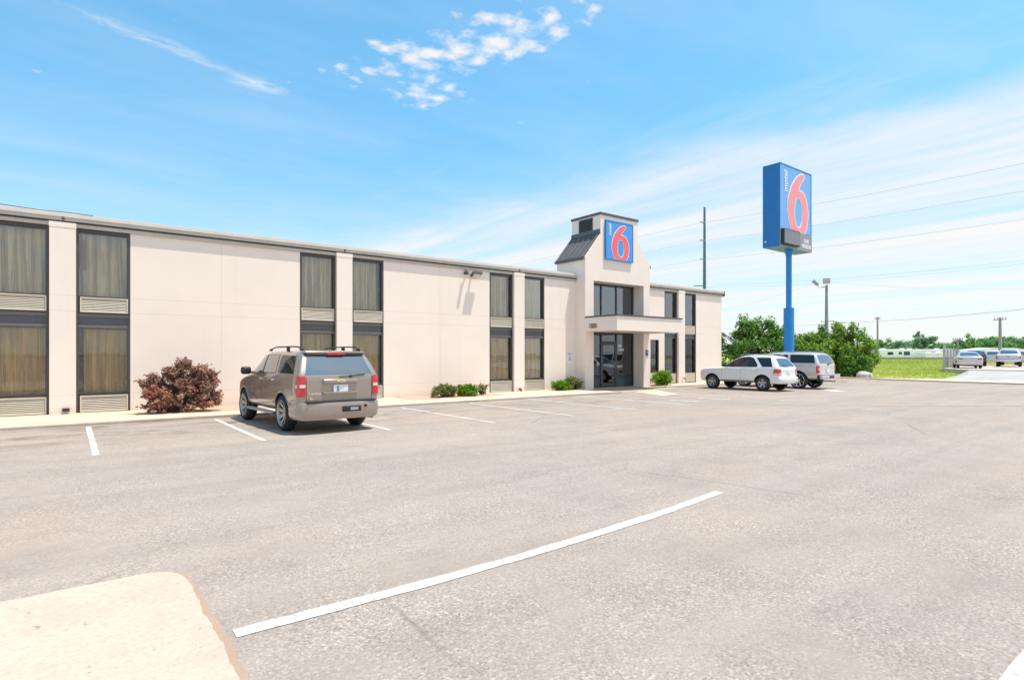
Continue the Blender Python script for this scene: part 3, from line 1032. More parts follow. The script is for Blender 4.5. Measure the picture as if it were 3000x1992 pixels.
PC = [-8.12, -0.12, 7.87, 15.89, 27.72]
for c in PC:
    p = MB()
    p.box(c - 0.29, c + 0.29, YP, YW + 0.34, -0.02, 5.19)
    p.box(c - 0.298, c + 0.298, YP - 0.008, YW + 0.34, 5.19, 5.325)
    p.build('pillar', M['wall'], bld)
dr_ = MB()
dr_.box(-0.13, 0.03, 19.93, 20.028, 0.135, 0.215)
dr_.build('drain_outlet', M['black'], bld)
MB().tube([(15.86, 20.0, 0.16), (15.86, 19.9, 0.16), (15.86, 19.86, 0.08)], 0.04, 8).build('drain_outlet', M['black'], bld)
MB().tube([(27.80, 20.0, 0.34), (27.80, 19.86, 0.34), (27.80, 19.82, 0.2)], 0.05, 8).build('drain_outlet', M['galv'], bld)

def curtain(x0, x1, z0, z1, seed, y=20.42, gap=0.0, amp=0.042):
    rr = random.Random(seed)
    n, k = 84, 14
    ph = [rr.random() * 6.28 for _ in range(4)]
    vs, fs = [], []
    for i in range(n + 1):
        t = i / n
        for j in range(k + 1):
            u = j / k
            flare = 0.55 + 0.6 * (1 - u)
            w = (math.sin(t * 41 + ph[0] + 0.7 * math.sin(u * 3 + ph[1])) + 0.6 * math.sin(t * 67 + ph[2] + u * 1.1) + 0.6 * math.sin(t * 17 + ph[3])) * amp * flare
            lean = 0.02 * math.sin(t * 18 + ph[1]) * (1 - u)
            lift = (0.06 * max(0, math.sin(t * 9 + ph[3])) ** 3) * (1 - u) ** 3
            vs.append((x0 + (x1 - x0) * t + lean, y + w, z0 + (z1 - z0) * u + lift))
    for i in range(n):
        for j in range(k):
            fs.append((i * (k + 1) + j, (i + 1) * (k + 1) + j, (i + 1) * (k + 1) + j + 1, i * (k + 1) + j + 1))
    return MB().add(vs, fs)

def window(x0, x1, z0, z1, pane, cmat, seed, mull=(), inset=(0.02, 0.02), yg=20.26, cy=20.42, curt=True):
    f = MB()
    t = 0.020
    f.box(x0, x0 + t, YW + 0.005, 20.32, z0, z1)
    f.box(x1 - t, x1, YW + 0.005, 20.32, z0, z1)
    f.box(x0 + t, x1 - t, YW + 0.02, 20.32, z0, z0 + t)
    f.box(x0 + t, x1 - t, YW + 0.02, 20.32, z1 - t, z1)
    w = f.build('window', M['bronze'], bld)
    MB().box(x0 + t, x1 - t, yg, yg + 0.008, z0 + t, z1 - t).build('pane', pane, w)
    if curt:
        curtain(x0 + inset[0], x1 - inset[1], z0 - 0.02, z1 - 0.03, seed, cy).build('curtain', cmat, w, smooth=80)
    MB().box(x0 - 0.25, x1 + 0.25, 20.62, 20.66, z0 - 0.2, z1 + 0.2).build('room_back', M['room'], w)
    return w

def grille(x0, x1, z0, z1):
    g = MB()
    y = YW - 0.025
    b = 0.035
    g.box(x0, x1, y, y + 0.1, z0, z0 + b)
    g.box(x0, x1, y, y + 0.1, z1 - b, z1)
    g.box(x0, x0 + b, y, y + 0.1, z0 + b, z1 - b)
    g.box(x1 - b, x1, y, y + 0.1, z0 + b, z1 - b)
    n = 8
    for i in range(n):
        z = z0 + b + (z1 - z0 - 2 * b) * (i + 0.5) / n
        g.add([(x, yy, zz) for x in (x0 + b, x1 - b) for yy, zz in ((y + 0.008, z - 0.017), (y + 0.03, z + 0.016), (y + 0.036, z + 0.012), (y + 0.014, z - 0.021))],
              [(0, 1, 2, 3), (7, 6, 5, 4), (0, 4, 5, 1), (1, 5, 6, 2), (2, 6, 7, 3), (3, 7, 4, 0)])
    o = g.build('air_conditioner_grille', M['grille'], bld)
    MB().box(x0 + b, x1 - b, y + 0.045, y + 0.09, z0 + b, z1 - b).build('grille_backing', M['grille_dk'], o)

def bay(c, xl, xr, seed, ac=True):
    for k, (a, b) in enumerate(((xl, c - 0.29), (c + 0.29, xr))):
        s = seed * 10 + k
        col = MB()                                     # dark frame members between the lights
        col.box(a, a + 0.05, YW + 0.006, 20.34, 0.0, 5.23)
        col.box(b - 0.05, b, YW + 0.006, 20.34, 0.0, 5.23)
        x0, x1 = a + 0.05, b - 0.05
        col.box(x0, x1, YW + 0.03, 20.34, 5.16, 5.23)
        if ac:
            col.box(x0, x1, YW + 0.06, 20.34, 2.84, 3.33)
            col.box(x0, x1, YW + 0.06, 20.34, 0.0, 0.60)
            window(x0, x1, 3.33, 5.16, M['pane'], M['curtain'], s, inset=((0.02, 0.02), (0.03, 0.12), (0.0, 0.05))[s % 3])
            window(x0, x1, 0.60, 2.45, M['pane_lo'], M['curtain_y'], s + 5, inset=((0.03, 0.03), (0.12, 0.0), (0.0, 0.08))[(s + 1) % 3])
            grille(x0 + (0.04 if k else 0.0), x1 - 0.01, 2.885, 3.31)
            grille(x0 + (0.04 if k else 0.0), x1 - 0.01, 0.075, 0.535)
            sp = MB().box(x0, x1, YW + 0.07, 20.34, 2.53, 2.75).build('spandrel_panel', M['spandrel'], bld)
            MB().box(x0, x1, YW + 0.03, 20.34, 2.75, 2.84).box(x0, x1, YW + 0.03, 20.34, 2.45, 2.53).build('rail', M['bronze_hi'], sp)
        else:
            window(x0, x1, 3.36, 5.16, M['pane_grey'], M['curtain'], s, inset=((0.02, 0.55), (0.02, 0.02))[k])
            window(x0, x1, 0.62, 2.62, M['pane_dk'] if k == 0 else M['pane_lo'], M['curtain_y'], s + 5, inset=(0.02, 0.4), curt=(k == 1))
            MB().box(x0, x1, YW + 0.02, 20.34, 2.87, 3.36).build('tan_panel', M['tanpanel'], bld)
            MB().box(x0, x1, YW + 0.02, 20.34, 0.10, 0.62).build('tan_panel', M['tanpanel'], bld)
            sp = MB().box(x0, x1, YW + 0.07, 20.34, 2.66, 2.84).build('spandrel_panel', M['spandrel'], bld)
            MB().box(x0, x1, YW + 0.04, 20.34, 2.84, 2.87).box(x0, x1, YW + 0.04, 20.34, 2.62, 2.66).build('rail', M['bronze_hi'], sp)
            if k == 0:
                MB().box(x0 + 0.02, x1 - 0.25, 20.56, 20.60, 0.85, 2.45).build('blue_wall', M['roomblue'], bld)
        col.build('bay_frame', M['bronze'], bld)
bay(-8.12, -9.70, -6.56, 1)
bay(-0.12, -1.68, 1.44, 2)
bay(7.87, 6.32, 9.43, 3)
bay(15.89, 14.34, 17.46, 4)
bay(27.72, 26.30, 29.24, 5, ac=False)
# curtain rod box seen behind the second upper window
MB().box(0.27, 0.41, 20.295, 20.31, 4.10, 4.92).build('wall_board', base('brown_board', (0.36, 0.19, 0.13), 0.7, var=0.1), bld)
w_ = window(25.08, 25.80, 0.68, 2.5, M['pane_dk'], M['curtain'], 91, curt=False)

# ---- entrance tower
def tower():
    t = MB()
    t.box(19.46, 20.03, 19.5, 20.5, -0.02, 5.25)
    t.box(23.72, 24.22, 19.5, 20.5, -0.02, 5.25)
    t.prism_y([(19.46, 5.25), (24.22, 5.25), (24.22, 6.35), (23.23, 7.56), (23.23, 8.52), (20.50, 8.52), (20.50, 7.56), (19.46, 6.35)], 19.5, 21.5)
    tw = t.build('entrance_tower', M['tower'], bld)
    # standing seam slopes, set back from the front wall
    for s, xe, xs in ((-1, 19.46, 20.50), (1, 24.22, 23.23)):
        m = MB()
        o = 0.06
        e = xe + s * 0.07
        ze = 6.35 - 0.07 * 1.165
        m.add([(e, 19.56, ze + 0.02), (xs, 19.56, 7.58), (xs, 21.55, 7.58), (e, 21.55, ze + 0.02),
               (e, 19.56, ze + 0.02 + o), (xs, 19.56, 7.58 + o), (xs, 21.55, 7.58 + o), (e, 21.55, ze + 0.02 + o)],
              [(0, 1, 2, 3), (4, 7, 6, 5), (0, 4, 5, 1), (1, 5, 6, 2), (2, 6, 7, 3), (3, 7, 4, 0)])
        for y in (19.62, 19.98, 20.34, 20.70, 21.06, 21.42):
            m.tube([(e, y, ze + 0.10), (xs, y, 7.66)], 0.018, 5)
        sl = m.build('metal_slope', M['metalroof'], tw)
        MB().box(min(e, e + s * 0.03), max(e, e + s * 0.03), 19.52, 21.56, ze - 0.06, ze + 0.085).build('gutter', M['trim_dk'], tw)
        d = 0.03 * s
        MB().box(min(xs, xs + d * 1.2), max(xs, xs + d * 1.2), 19.53, 21.52, 7.62, 7.80).build('flashing', M['flash'], tw)
    lv = MB()
    lv.box(20.475, 20.497, 20.02, 20.98, 7.80, 8.44)
    l = lv.build('louvre', M['flash'], tw)
    sl = MB()
    for i in range(6):
        z = 7.86 + i * 0.1
        sl.add([(20.47, 20.05, z + 0.05), (20.47, 20.95, z + 0.05), (20.43, 20.95, z), (20.43, 20.05, z), (20.465, 20.05, z + 0.055), (20.465, 20.95, z + 0.055)], [(0, 1, 2, 3), (4, 3, 2, 5)])
    sl.build('louvre_blades', M['black'], l)
    MB().box(20.46, 23.27, 19.46, 21.54, 8.50, 8.62).build('cap_trim', M['trim_dk'], tw)
tower()

def canopy():
    c = MB()
    c.box(19.464, 24.20, 17.5, 19.497, 2.78, 3.44)
    k = c.build('entrance_canopy', M['tower'], bld)
    MB().box(19.43, 24.235, 17.465, 19.497, 3.43, 3.50).build('canopy_trim', M['trim_dk'], k)
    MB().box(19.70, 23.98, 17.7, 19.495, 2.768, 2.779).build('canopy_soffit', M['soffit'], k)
    n = text('address_numbers', '6800', 0.30, M['number'], k, Matrix.Translation((19.455, 19.0, 3.02)) @ Matrix.Rotation(-PI / 2, 4, 'Z') @ FRONT, 0.008, 0.012, sx=0.85)
canopy()

def storefront():
    y = 20.17
    fr = MB()
    z1 = 2.80
    X = (20.03, 21.27, 22.40, 23.72)
    for x in X:
        a, b = x - 0.035, x + 0.035
        if x == X[0]: a, b = x + 0.002, x + 0.07
        if x == X[3]: a, b = x - 0.07, x - 0.002
        fr.box(a, b, y, y + 0.1, 0.02, z1)
    for i in range(3):
        a, b = X[i] + 0.035, X[i + 1] - 0.035
        a = max(a, 20.10); b = min(b, 23.65)
        fr.box(a, b, y + 0.004, y + 0.096, z1 - 0.09, z1)
        fr.box(a, b, y + 0.004, y + 0.096, 0.02, 0.08)
        if i != 1:
            fr.box(a, b, y + 0.004, y + 0.096, 0.66, 0.74)
    fr.box(21.305, 22.365, y + 0.004, y + 0.096, 2.28, 2.36)
    s = fr.build('storefront_frame', M['doorframe'], bld)
    gl = MB()
    gl.box(20.10, 21.235, y + 0.05, y + 0.056, 0.74, 2.71)
    gl.box(22.435, 23.65, y + 0.05, y + 0.056, 0.74, 2.71)
    gl.box(21.305, 22.365, y + 0.05, y + 0.056, 2.36, 2.71)
    gl.build('lobby_pane', M['pane_dk'], s)
    MB().box(20.10, 21.235, y + 0.05, y + 0.07, 0.08, 0.66).build('kick_panel', M['kick'], s)
    MB().box(22.435, 23.65, y + 0.05, y + 0.07, 0.08, 0.66).build('kick_panel', M['kick'], s)
    MB().box(20.03, 23.72, 20.02, 20.3, -0.01, 0.02).build('threshold', M['walk'], s)
    d = MB()
    a, b, yy = 21.31, 22.36, y + 0.02
    d.box(a, a + 0.09, yy, yy + 0.05, 0.085, 2.275)
    d.box(b - 0.09, b, yy, yy + 0.05, 0.085, 2.275)
    d.box(a + 0.09, b - 0.09, yy, yy + 0.05, 2.17, 2.275)
    d.box(a + 0.09, b - 0.09, yy, yy + 0.05, 0.085, 0.24)
    dr = d.build('entrance_door', M['doorframe'], bld)
    MB().box(a + 0.09, b - 0.09, yy + 0.02, yy + 0.026, 0.24, 2.17).build('door_pane', M['pane_dk'], dr)
    MB().tube([(b - 0.13, yy, 1.0), (b - 0.13, yy - 0.05, 1.0), (b - 0.13, yy - 0.05, 1.3), (b - 0.13, yy, 1.3)], 0.014, 6).build('door_handle', M['galv'], dr)
    # notice lettering on the right pane, too small to read
    nt_ = MB()
    rr = random.Random(11)
    for z, x0, n, h in ((2.08, 22.56, 3, 0.11), (1.90, 22.60, 5, 0.075)):
        x = x0
        for i in range(n):
            w = 0.05 + rr.random() * 0.035
            nt_.box(x, x + w, y + 0.043, y + 0.048, z, z + h)
            x += w + 0.018
    nt_.build('door_notice', M['white'], s)
    # upper lobby window
    f = MB()
    for x in X:
        a, b = x - 0.03, x + 0.03
        if x == X[0]: a, b = x + 0.002, x + 0.06
        if x == X[3]: a, b = x - 0.09, x - 0.002
        f.box(a, b, y, y + 0.09, 3.42, 5.248)
    for i in range(3):
        a, b = X[i] + 0.06, X[i + 1] - 0.03
        f.box(a, min(b, 23.63), y + 0.004, y + 0.086, 5.17, 5.248)
        f.box(a, min(b, 23.63), y + 0.004, y + 0.086, 3.42, 3.50)
    w = f.build('window', M['bronze'], bld)
    MB().box(20.09, 23.63, y + 0.045, y + 0.052, 3.50, 5.17).build('pane', M['pane_grey'], w)
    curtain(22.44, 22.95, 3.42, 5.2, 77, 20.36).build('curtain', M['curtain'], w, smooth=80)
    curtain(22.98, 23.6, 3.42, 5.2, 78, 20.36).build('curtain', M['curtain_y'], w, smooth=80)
    MB().box(20.03, 23.72, 20.9, 20.94, 2.95, 5.3).build('room_back', base('grey_room', (0.42, 0.40, 0.39), 0.9, var=0.1), w)
    # lobby behind the doors
    MB().box(19.5, 24.2, 22.9, 22.95, 0.0, 2.95).box(19.5, 24.2, 20.3, 22.95, -0.01, 0.004).box(19.5, 24.2, 20.32, 22.95, 2.86, 2.95).build('lobby_room', M['room'], bld)
storefront()

# things fixed to the building
def wall_sign():
    r = thing('wall_sign', 'square blue sign with red numeral six on the entrance tower', 'sign', (21.78, 19.47, 6.35))
    x0, x1, z0, z1 = 20.78, 22.78, 6.35, 8.28
    b = MB()
    b.box(x0, x1, 19.425, 19.496, z0, z1)
    b.build('cabinet', M['signside'], r)
    f = MB()
    t = 0.05
    f.box(x0 - 0.01, x0 + t, 19.40, 19.425, z0, z1)
    f.box(x1 - t, x1 + 0.01, 19.40, 19.425, z0, z1)
    f.box(x0 + t, x1 - t, 19.40, 19.425, z0, z0 + t)
    f.box(x0 + t, x1 - t, 19.40, 19.425, z1 - t, z1)
    f.build('border', M['polefblue'], r)
    MB().box(x0 + t, x1 - t, 19.412, 19.424, z0 + t, z1 - t).build('face', M['signblue'], r)
    so_, si_ = six(21.22, 22.46, 6.42, 8.13)
    curve_fill('numeral_border', [offset_poly(so_, 0.035), offset_poly(si_, -0.03)], 0.004, M['white'], r, front_at(0, 19.407, 0))
    curve_fill('numeral', [so_, si_], 0.005, M['red'], r, front_at(0, 19.400, 0))
    text('lettering', 'motel', 0.25, M['white'], r, front_at(21.08, 19.407, 7.83, PI / 2), 0.004, 0.006, sx=0.98)
wall_sign()

def pole_sign():
    r = thing('pole_sign', 'tall blue pole sign with red numeral six and grey price board', 'sign', (38.95, 19.57, 0))
    x0, x1, y0, y1, z0, z1 = 36.73, 41.06, 19.0, 20.15, 8.78, 14.22
    MB().box(x0, x1, y0 + 0.03, y1, z0, z1).build('cabinet', M['signside'], r)
    MB().tube([(39.08, 19.57, 4.8), (39.08, 19.57, 8.4), (39.08, 19.57, 8.78)], [0.185, 0.185, 0.30], 20).build('upper_pole', M['polefblue'], r, smooth=40)
    MB().tube([(39.08, 19.57, -0.02), (39.08, 19.57, 4.84)], 0.335, 24).tube([(39.08, 19.57, 4.84), (39.08, 19.57, 4.86)], 0.35, 24).build('lower_pole', M['polefblue'], r, smooth=40)
    t = 0.06
    fr = MB()
    fr.box(x0 - 0.01, x1 + 0.01, y0 - 0.03, y0 + 0.028, z1 - t, z1 + 0.01)
    fr.box(x0 - 0.01, x0 + t * 0.5, y0 - 0.03, y0 + 0.028, 9.98, z1 - t)
    fr.box(x1 - t, x1 + 0.01, y0 - 0.03, y0 + 0.028, 9.98, z1 - t)
    fr.build('border', M['signside'], r)
    MB().box(x0 + t * 0.5, x1 - t, y0 - 0.012, y0 + 0.028, 9.98, z1 - t).build('face', M['signface2'], r)
    so_, si_ = six(37.78, 40.53, 10.0, 13.95)
    curve_fill('numeral_border', [offset_poly(so_, 0.085), offset_poly(si_, -0.075)], 0.006, M['white'], r, front_at(0, y0 - 0.022, 0))
    curve_fill('numeral', [so_, si_], 0.006, M['red2'], r, front_at(0, y0 - 0.034, 0))
    text('lettering', 'motel', 0.62, M['white'], r, front_at(37.50, y0 - 0.022, 13.14, PI / 2), 0.006, 0.012, sx=0.98)
    pb = MB().box(x0 + 0.02, x1 + 0.015, y0 - 0.05, y0 + 0.028, z0, 9.95).build('price_board', M['board'], r)
    text('lettering', 'ONE\nPERSON', 0.36, M['white'], pb, front_at(40.26, y0 - 0.056, 9.27), 0.004, 0.012, sx=0.95)
    ld = MB().box(36.80, 38.92, y0 - 0.26, y0 - 0.051, 8.90, 9.90).build('number_display', M['black'], r)
    MB().box(36.86, 38.86, y0 - 0.275, y0 - 0.261, 8.97, 9.84).build('display_face', M['led'], ld)
    for i in range(3):
        sg = MB()
        x = 37.00 + i * 0.63
        for zz in (9.06, 9.40, 9.74):
            sg.box(x, x + 0.38, y0 - 0.281, y0 - 0.276, zz - 0.03, zz + 0.03)
        for xx in (x - 0.01, x + 0.38):
            for zz in (9.10, 9.44):
                sg.box(xx - 0.03, xx + 0.03, y0 - 0.281, y0 - 0.276, zz, zz + 0.26)
        sg.build('unlit_digit', M['ledseg'], ld)
    MB().rbox(36.71, 36.745, 19.9, 20.02, 9.12, 9.22, 0.01, 2).build('side_light', M['white'], r)
pole_sign()

def ada(name, label, x, y, z, w, h, flip):
    r = thing(name, label, 'sign', (x, y, z))
    MB().box(x - w / 2, x + w / 2, y, y + 0.008, z - h / 2, z + h / 2).build('panel', M['adablue'] if not flip else M['white'], r)
    fg = M['white'] if not flip else M['adablue']
    u = w * 0.30
    c = (x, z + h * (0.14 if not flip else -0.02))
    m = MB()
    yy = y - 0.004
    def disc(cx, cz, rad):
        n = 14
        m.add([(cx + rad * math.cos(2 * PI * k / n), yy, cz + rad * math.sin(2 * PI * k / n)) for k in range(n)], [tuple(range(n))])
    disc(c[0] - u * 0.12, c[1] + u * 1.0, u * 0.21)
    def bar(p, q, t):
        p, q = Vector(p), Vector(q)
        d = (q - p).normalized()
        nn = Vector((-d.y, d.x)) * t
        m.add([((p + nn)[0], yy, (p + nn)[1]), ((q + nn)[0], yy, (q + nn)[1]), ((q - nn)[0], yy, (q - nn)[1]), ((p - nn)[0], yy, (p - nn)[1])], [(0, 1, 2, 3)])
    P = lambda a, b: (c[0] + a * u, c[1] + b * u)
    bar(P(-0.12, 0.75), P(-0.05, 0.0), u * 0.12)
    bar(P(-0.05, 0.05), P(0.5, 0.05), u * 0.11)
    bar(P(0.48, 0.1), P(0.72, -0.75), u * 0.11)
    bar(P(-0.08, 0.45), P(0.42, 0.42), u * 0.09)
    for k in range(10):
        a0 = R(120 + k * 25); a1 = R(120 + (k + 1) * 25)
        bar((c[0] - 0.05 * u + 0.55 * u * math.cos(a0), c[1] - 0.35 * u + 0.55 * u * math.sin(a0)), (c[0] - 0.05 * u + 0.55 * u * math.cos(a1), c[1] - 0.35 * u + 0.55 * u * math.sin(a1)), u * 0.10)
    m.build('wheelchair_symbol', fg, r)
    if flip:
        MB().box(x - w * 0.42, x + w * 0.42, y - 0.005, y, z + h * 0.30, z + h * 0.44).build('caption_band', base('pale_violet_band', (0.42, 0.42, 0.60), 0.5), r)
    else:
        MB().box(x - w / 2, x + w / 2, y + 0.001, y + 0.009, z - h * 0.80, z - h * 0.55).build('lower_plate', M['white'], r)
        MB().box(x - w * 0.42, x - w * 0.2, y - 0.003, y + 0.001, z - h * 0.76, z - h * 0.59).box(x + w * 0.15, x + w * 0.42, y - 0.003, y + 0.001, z - h * 0.76, z - h * 0.59).build('lower_plate_mark', M['adablue'], r)
ada('accessible_sign', 'white accessible parking sign with small wheelchair symbol on shaded wall', 19.05, 20.135, 1.52, 0.34, 0.52, True)
ada('accessible_sign', 'blue wheelchair sign on the tower pier right of the entrance doors', 23.98, 19.488, 1.78, 0.22, 0.30, False)

def floodlight():
    r = thing('floodlight', 'bronze wall floodlight with pale lens under the roof fascia', 'light', (13.6, 20.15, 4.98))
    MB().box(13.35, 13.43, 20.0, 20.148, 4.95, 5.05).build('mount', M['bronze'], r)
    h = MB()
    h.add([(13.30, 19.99, 4.94), (13.73, 19.99, 4.94), (13.73, 19.99, 5.09), (13.30, 19.99, 5.09),
           (13.30, 19.80, 5.06), (13.73, 19.80, 5.06), (13.73, 19.80, 5.15), (13.30, 19.80, 5.15)],
          [(0, 1, 2, 3), (4, 7, 6, 5), (0, 4, 5, 1), (1, 5, 6, 2), (2, 6, 7, 3), (3, 7, 4, 0)])
    h.build('housing', M['bronze_hi'], r)
    MB().add([(13.34, 19.975, 4.935), (13.70, 19.975, 4.935), (13.70, 19.815, 5.038), (13.34, 19.815, 5.038)], [(0, 1, 2, 3)]).build('lens', M['lens'], r)
floodlight()
def security_camera():
    r = thing('security_camera', 'small dark security camera left of the bronze floodlight', 'camera', (13.05, 20.15, 5.12))
    MB().tube([(13.12, 20.148, 5.17), (13.12, 20.06, 5.17), (13.07, 20.0, 5.12)], 0.035, 8).build('bracket', M['bronze_hi'], r)
    MB().rbox(12.96, 13.09, 19.86, 20.06, 4.99, 5.12, 0.02, 2).build('camera_body', M['bronze'], r)
security_camera()
# cable drooping along the roof edge at the left
tag(MB().tube([(-4, 20.3, 5.70), (-2.4, 20.2, 5.66), (-1.4, 20.12, 5.635), (-0.6, 20.1, 5.60), (0.0, 20.06, 5.612), (0.55, 20.04, 5.60)], 0.011, 5).build('roof_cable', M['black']), 'thin black cable lying along the roof edge at the left', 'cable')

# ------------------------------------------------------------------ vehicles
def lerp_poly(pl, t):
    if len(pl) == 1: return pl[0]
    d = [0]
    for a, b in zip(pl, pl[1:]):
        d.append(d[-1] + math.hypot(b[0] - a[0], b[1] - a[1]))
    s = t * d[-1]
    for i in range(len(pl) - 1):
        if s <= d[i + 1] + 1e-9:
            k = (s - d[i]) / max(1e-9, d[i + 1] - d[i])
            return (pl[i][0] + (pl[i + 1][0] - pl[i][0]) * k, pl[i][1] + (pl[i + 1][1] - pl[i][1]) * k)
    return pl[-1]

class Car:
    def __init__(s, name, label, cat, loc, rz, stations, paint, wheels, group=None, levels=2):
        s.root = thing(name, label, cat, loc, group, rz, local=True)
        s.L = stations
        rings = []
        for (y, dy, zb, zl, zt, ws, wb, wt) in stations:
            pts = [(0, zb), (0.85 * ws, zb), (ws, zb + 0.10), (max(ws, wb) + 0.012, zb + (zl - zb) * 0.5), (wb, zl - 0.045), (wb - 0.022, zl + 0.015),
                   (wt + 0.018, zt - 0.10 if zt - zl > 0.18 else zl + 0.55 * (zt - zl)), (wt - 0.055, zt - 0.018 if zt - zl > 0.18 else zl + 0.85 * (zt - zl)), (wt * 0.5, zt + 0.008), (0, zt + 0.014)]
            ring = []
            for (x, z) in pts:
                k = min(1, max(0, (z - zl) / max(0.02, zt - zl)))
                ring.append((x, y + dy * k, z))
            full = ring + [(-x, yy, z) for x, yy, z in ring[-2:0:-1]]
            rings.append(full)
        n = len(rings[0])
        vs = [v for r in rings for v in r]
        fs = []
        for i in range(len(rings) - 1):
            for k in range(n):
                q = (k + 1) % n
                fs.append((i * n + k, i * n + q, (i + 1) * n + q, (i + 1) * n + k))
        fs.append(tuple(range(n)))
        fs.append(tuple(range((len(rings) - 1) * n, len(rings) * n))[::-1])
        # end caps as strips so that they subdivide cleanly
        fs = fs[:-2]
        h = n // 2
        for base_ in (0, (len(rings) - 1) * n):
            for k in range(h):
                a, b = base_ + k, base_ + k + 1
                c, d = base_ + (n - k - 1) % n, base_ + (n - k) % n
                f = [a, b, c, d]
                f = list(dict.fromkeys(f))
                if len(f) >= 3: fs.append(tuple(f))
        ob = MB().add(vs, fs).build('body', paint, s.root)
        me = ob.data
        sub = ob.modifiers.new('sub', 'SUBSURF')
        sub.levels = sub.render_levels = levels
        ob.data.materials.append(M['under'])
        cutters = []
        for (wy, wr, wx) in wheels:
            c = MB()
            c.lathe_x([(-0.06, 0.001), (-0.06, wr), (0.62, wr), (0.62, 0.001)], 32, (wx, wy, wr * 0.0))
            for sgn in (1, -1):
                cc = MB()
                x0 = wx - 0.25
                prof = [(x0, 0.001), (x0, wr), (x0 + 0.8, wr), (x0 + 0.8, 0.001)]
                cc.lathe_x([(sgn * a, b) for a, b in prof], 36, (0, wy, s_z(wr)))
                k = cc.build('cut', M['under'])
                k.parent = s.root
                bm = bmesh.new(); bm.from_mesh(k.data)
                bmesh.ops.remove_doubles(bm, verts=bm.verts, dist=0.003)
                bmesh.ops.recalc_face_normals(bm, faces=bm.faces)
                bm.to_mesh(k.data); bm.free()
                mod = ob.modifiers.new('b', 'BOOLEAN')
                mod.operation = 'DIFFERENCE'
                mod.object = k
                mod.solver = 'EXACT'
                mod.material_mode = 'TRANSFER'
                cutters.append(k)
        bpy.context.view_layer.update()
        dg = bpy.context.evaluated_depsgraph_get()
        new = bpy.data.meshes.new_from_object(ob.evaluated_get(dg))
        ob.modifiers.clear()
        ob.data = new
        bpy.data.meshes.remove(me)
        for k in cutters:
            kd = k.data
            bpy.data.objects.remove(k)
            bpy.data.meshes.remove(kd)
        new.polygons.foreach_set('use_smooth', [True] * len(new.polygons))
        new.set_sharp_from_angle(angle=R(38))
        s.body = ob
        bm = bmesh.new(); bm.from_mesh(new)
        s.bvh = BVHTree.FromBMesh(bm)
        bm.free()
    def patch(s, name, items, mat, parent=None, out=0.005, nu=14, nv=7, depth=0.03):
        """panels that follow the body: items = (view, lower edge, upper edge); view is side/rear/front"""
        if items and all(i[0] == 'side' for i in items):
            o = None
            for sd_ in ('left', 'right'):
                o = s.patch(name, [(sd_, l, h) for _, l, h in items], mat, parent, out, nu, nv, depth)
            return o
        mb = MB()
        for view, lo, hi in items:
            sides = (1, -1) if view == 'side' else (1,)
            if view == 'left': sides = (-1,)
            if view == 'right': sides = (1,)
            for sg in sides:
                g, ok = [], True
                for i in range(nu + 1):
                    for j in range(nv + 1):
                        a, b = lerp_poly(lo, i / nu), lerp_poly(hi, i / nu)
                        p = (a[0] + (b[0] - a[0]) * j / nv, a[1] + (b[1] - a[1]) * j / nv)
                        if view in ('side', 'left', 'right'):
                            og, d = Vector((sg * 3, p[0], p[1])), Vector((-sg, 0, 0))
                        elif view == 'rear':
                            og, d = Vector((p[0], -3, p[1])), Vector((0, 1, 0))
                        else:
                            og, d = Vector((p[0], 9, p[1])), Vector((0, -1, 0))
                        h = s.bvh.ray_cast(og, d)
                        if h[0] is None:
                            h = s.bvh.find_nearest(og + d * (2.1 if view in ('side', 'left', 'right') else 3.2))
                        g.append((h[0], d))
                w = nv + 1
                vs = [q - d * out for q, d in g] + [q + d * depth for q, d in g]
                m = len(g)
                fs = [(i * w + j, (i + 1) * w + j, (i + 1) * w + j + 1, i * w + j + 1) for i in range(nu) for j in range(nv)]
                ring = [i * w for i in range(nu + 1)] + [nu * w + j for j in range(1, nv + 1)] + [i * w + nv for i in range(nu - 1, -1, -1)] + [j for j in range(nv - 1, 0, -1)]
                fs += [(ring[k], ring[(k + 1) % len(ring)], ring[(k + 1) % len(ring)] + m, ring[k] + m) for k in range(len(ring))]
                mb.add(vs, fs)
        return mb.build(name, mat, parent or s.root, smooth=45)
    def add(s, mb, name, mat, parent=None, smooth=40):
        return mb.build(name, mat, parent or s.root, smooth=smooth)
    def wheel(s, x, y, r, rr, w, spokes=6, sw=0.05, dish=0.05, rimmat='rim', twin=False):
        """x = outer face of the tyre (signed), r tyre radius, rr rim radius"""
        sg = 1 if x > 0 else -1
        X = abs(x)
        f = lambda prof: [(sg * a, b) for a, b in prof]
        hub = MB().lathe_x(f([(X - w * 0.6, 0.001), (X - w * 0.6, rr * 0.86), (X - w * 0.55, rr * 0.86), (X - w * 0.55, 0.001)]), 24, (0, y, r)).build('wheel', M['under'], s.root, smooth=40)
        t = MB().lathe_x(f([(X - w + 0.01, rr - 0.01), (X - w + 0.005, rr + 0.02), (X - w, (r + rr) / 2), (X - w + 0.02, r - 0.03), (X - w + 0.05, r), (X - 0.05, r), (X - 0.015, r - 0.035), (X, (r + rr) / 2), (X - 0.008, rr + 0.015), (X - 0.02, rr - 0.008)]), 36, (0, y, r))
        t.build('tyre', M['tyre'], hub, smooth=50)
        rm = MB()
        rm.lathe_x(f([(X - 0.012, rr + 0.004), (X - 0.008, rr - 0.006), (X - 0.022, rr - 0.022), (X - 0.05, rr - 0.03), (X - w * 0.55, rr - 0.035)]), 36, (0, y, r))
        rm.lathe_x(f([(X - 0.02 - dish, 0.001), (X - 0.02 - dish, 0.055), (X - 0.035 - dish, 0.075), (X - 0.08 - dish, 0.085)]), 20, (0, y, r))
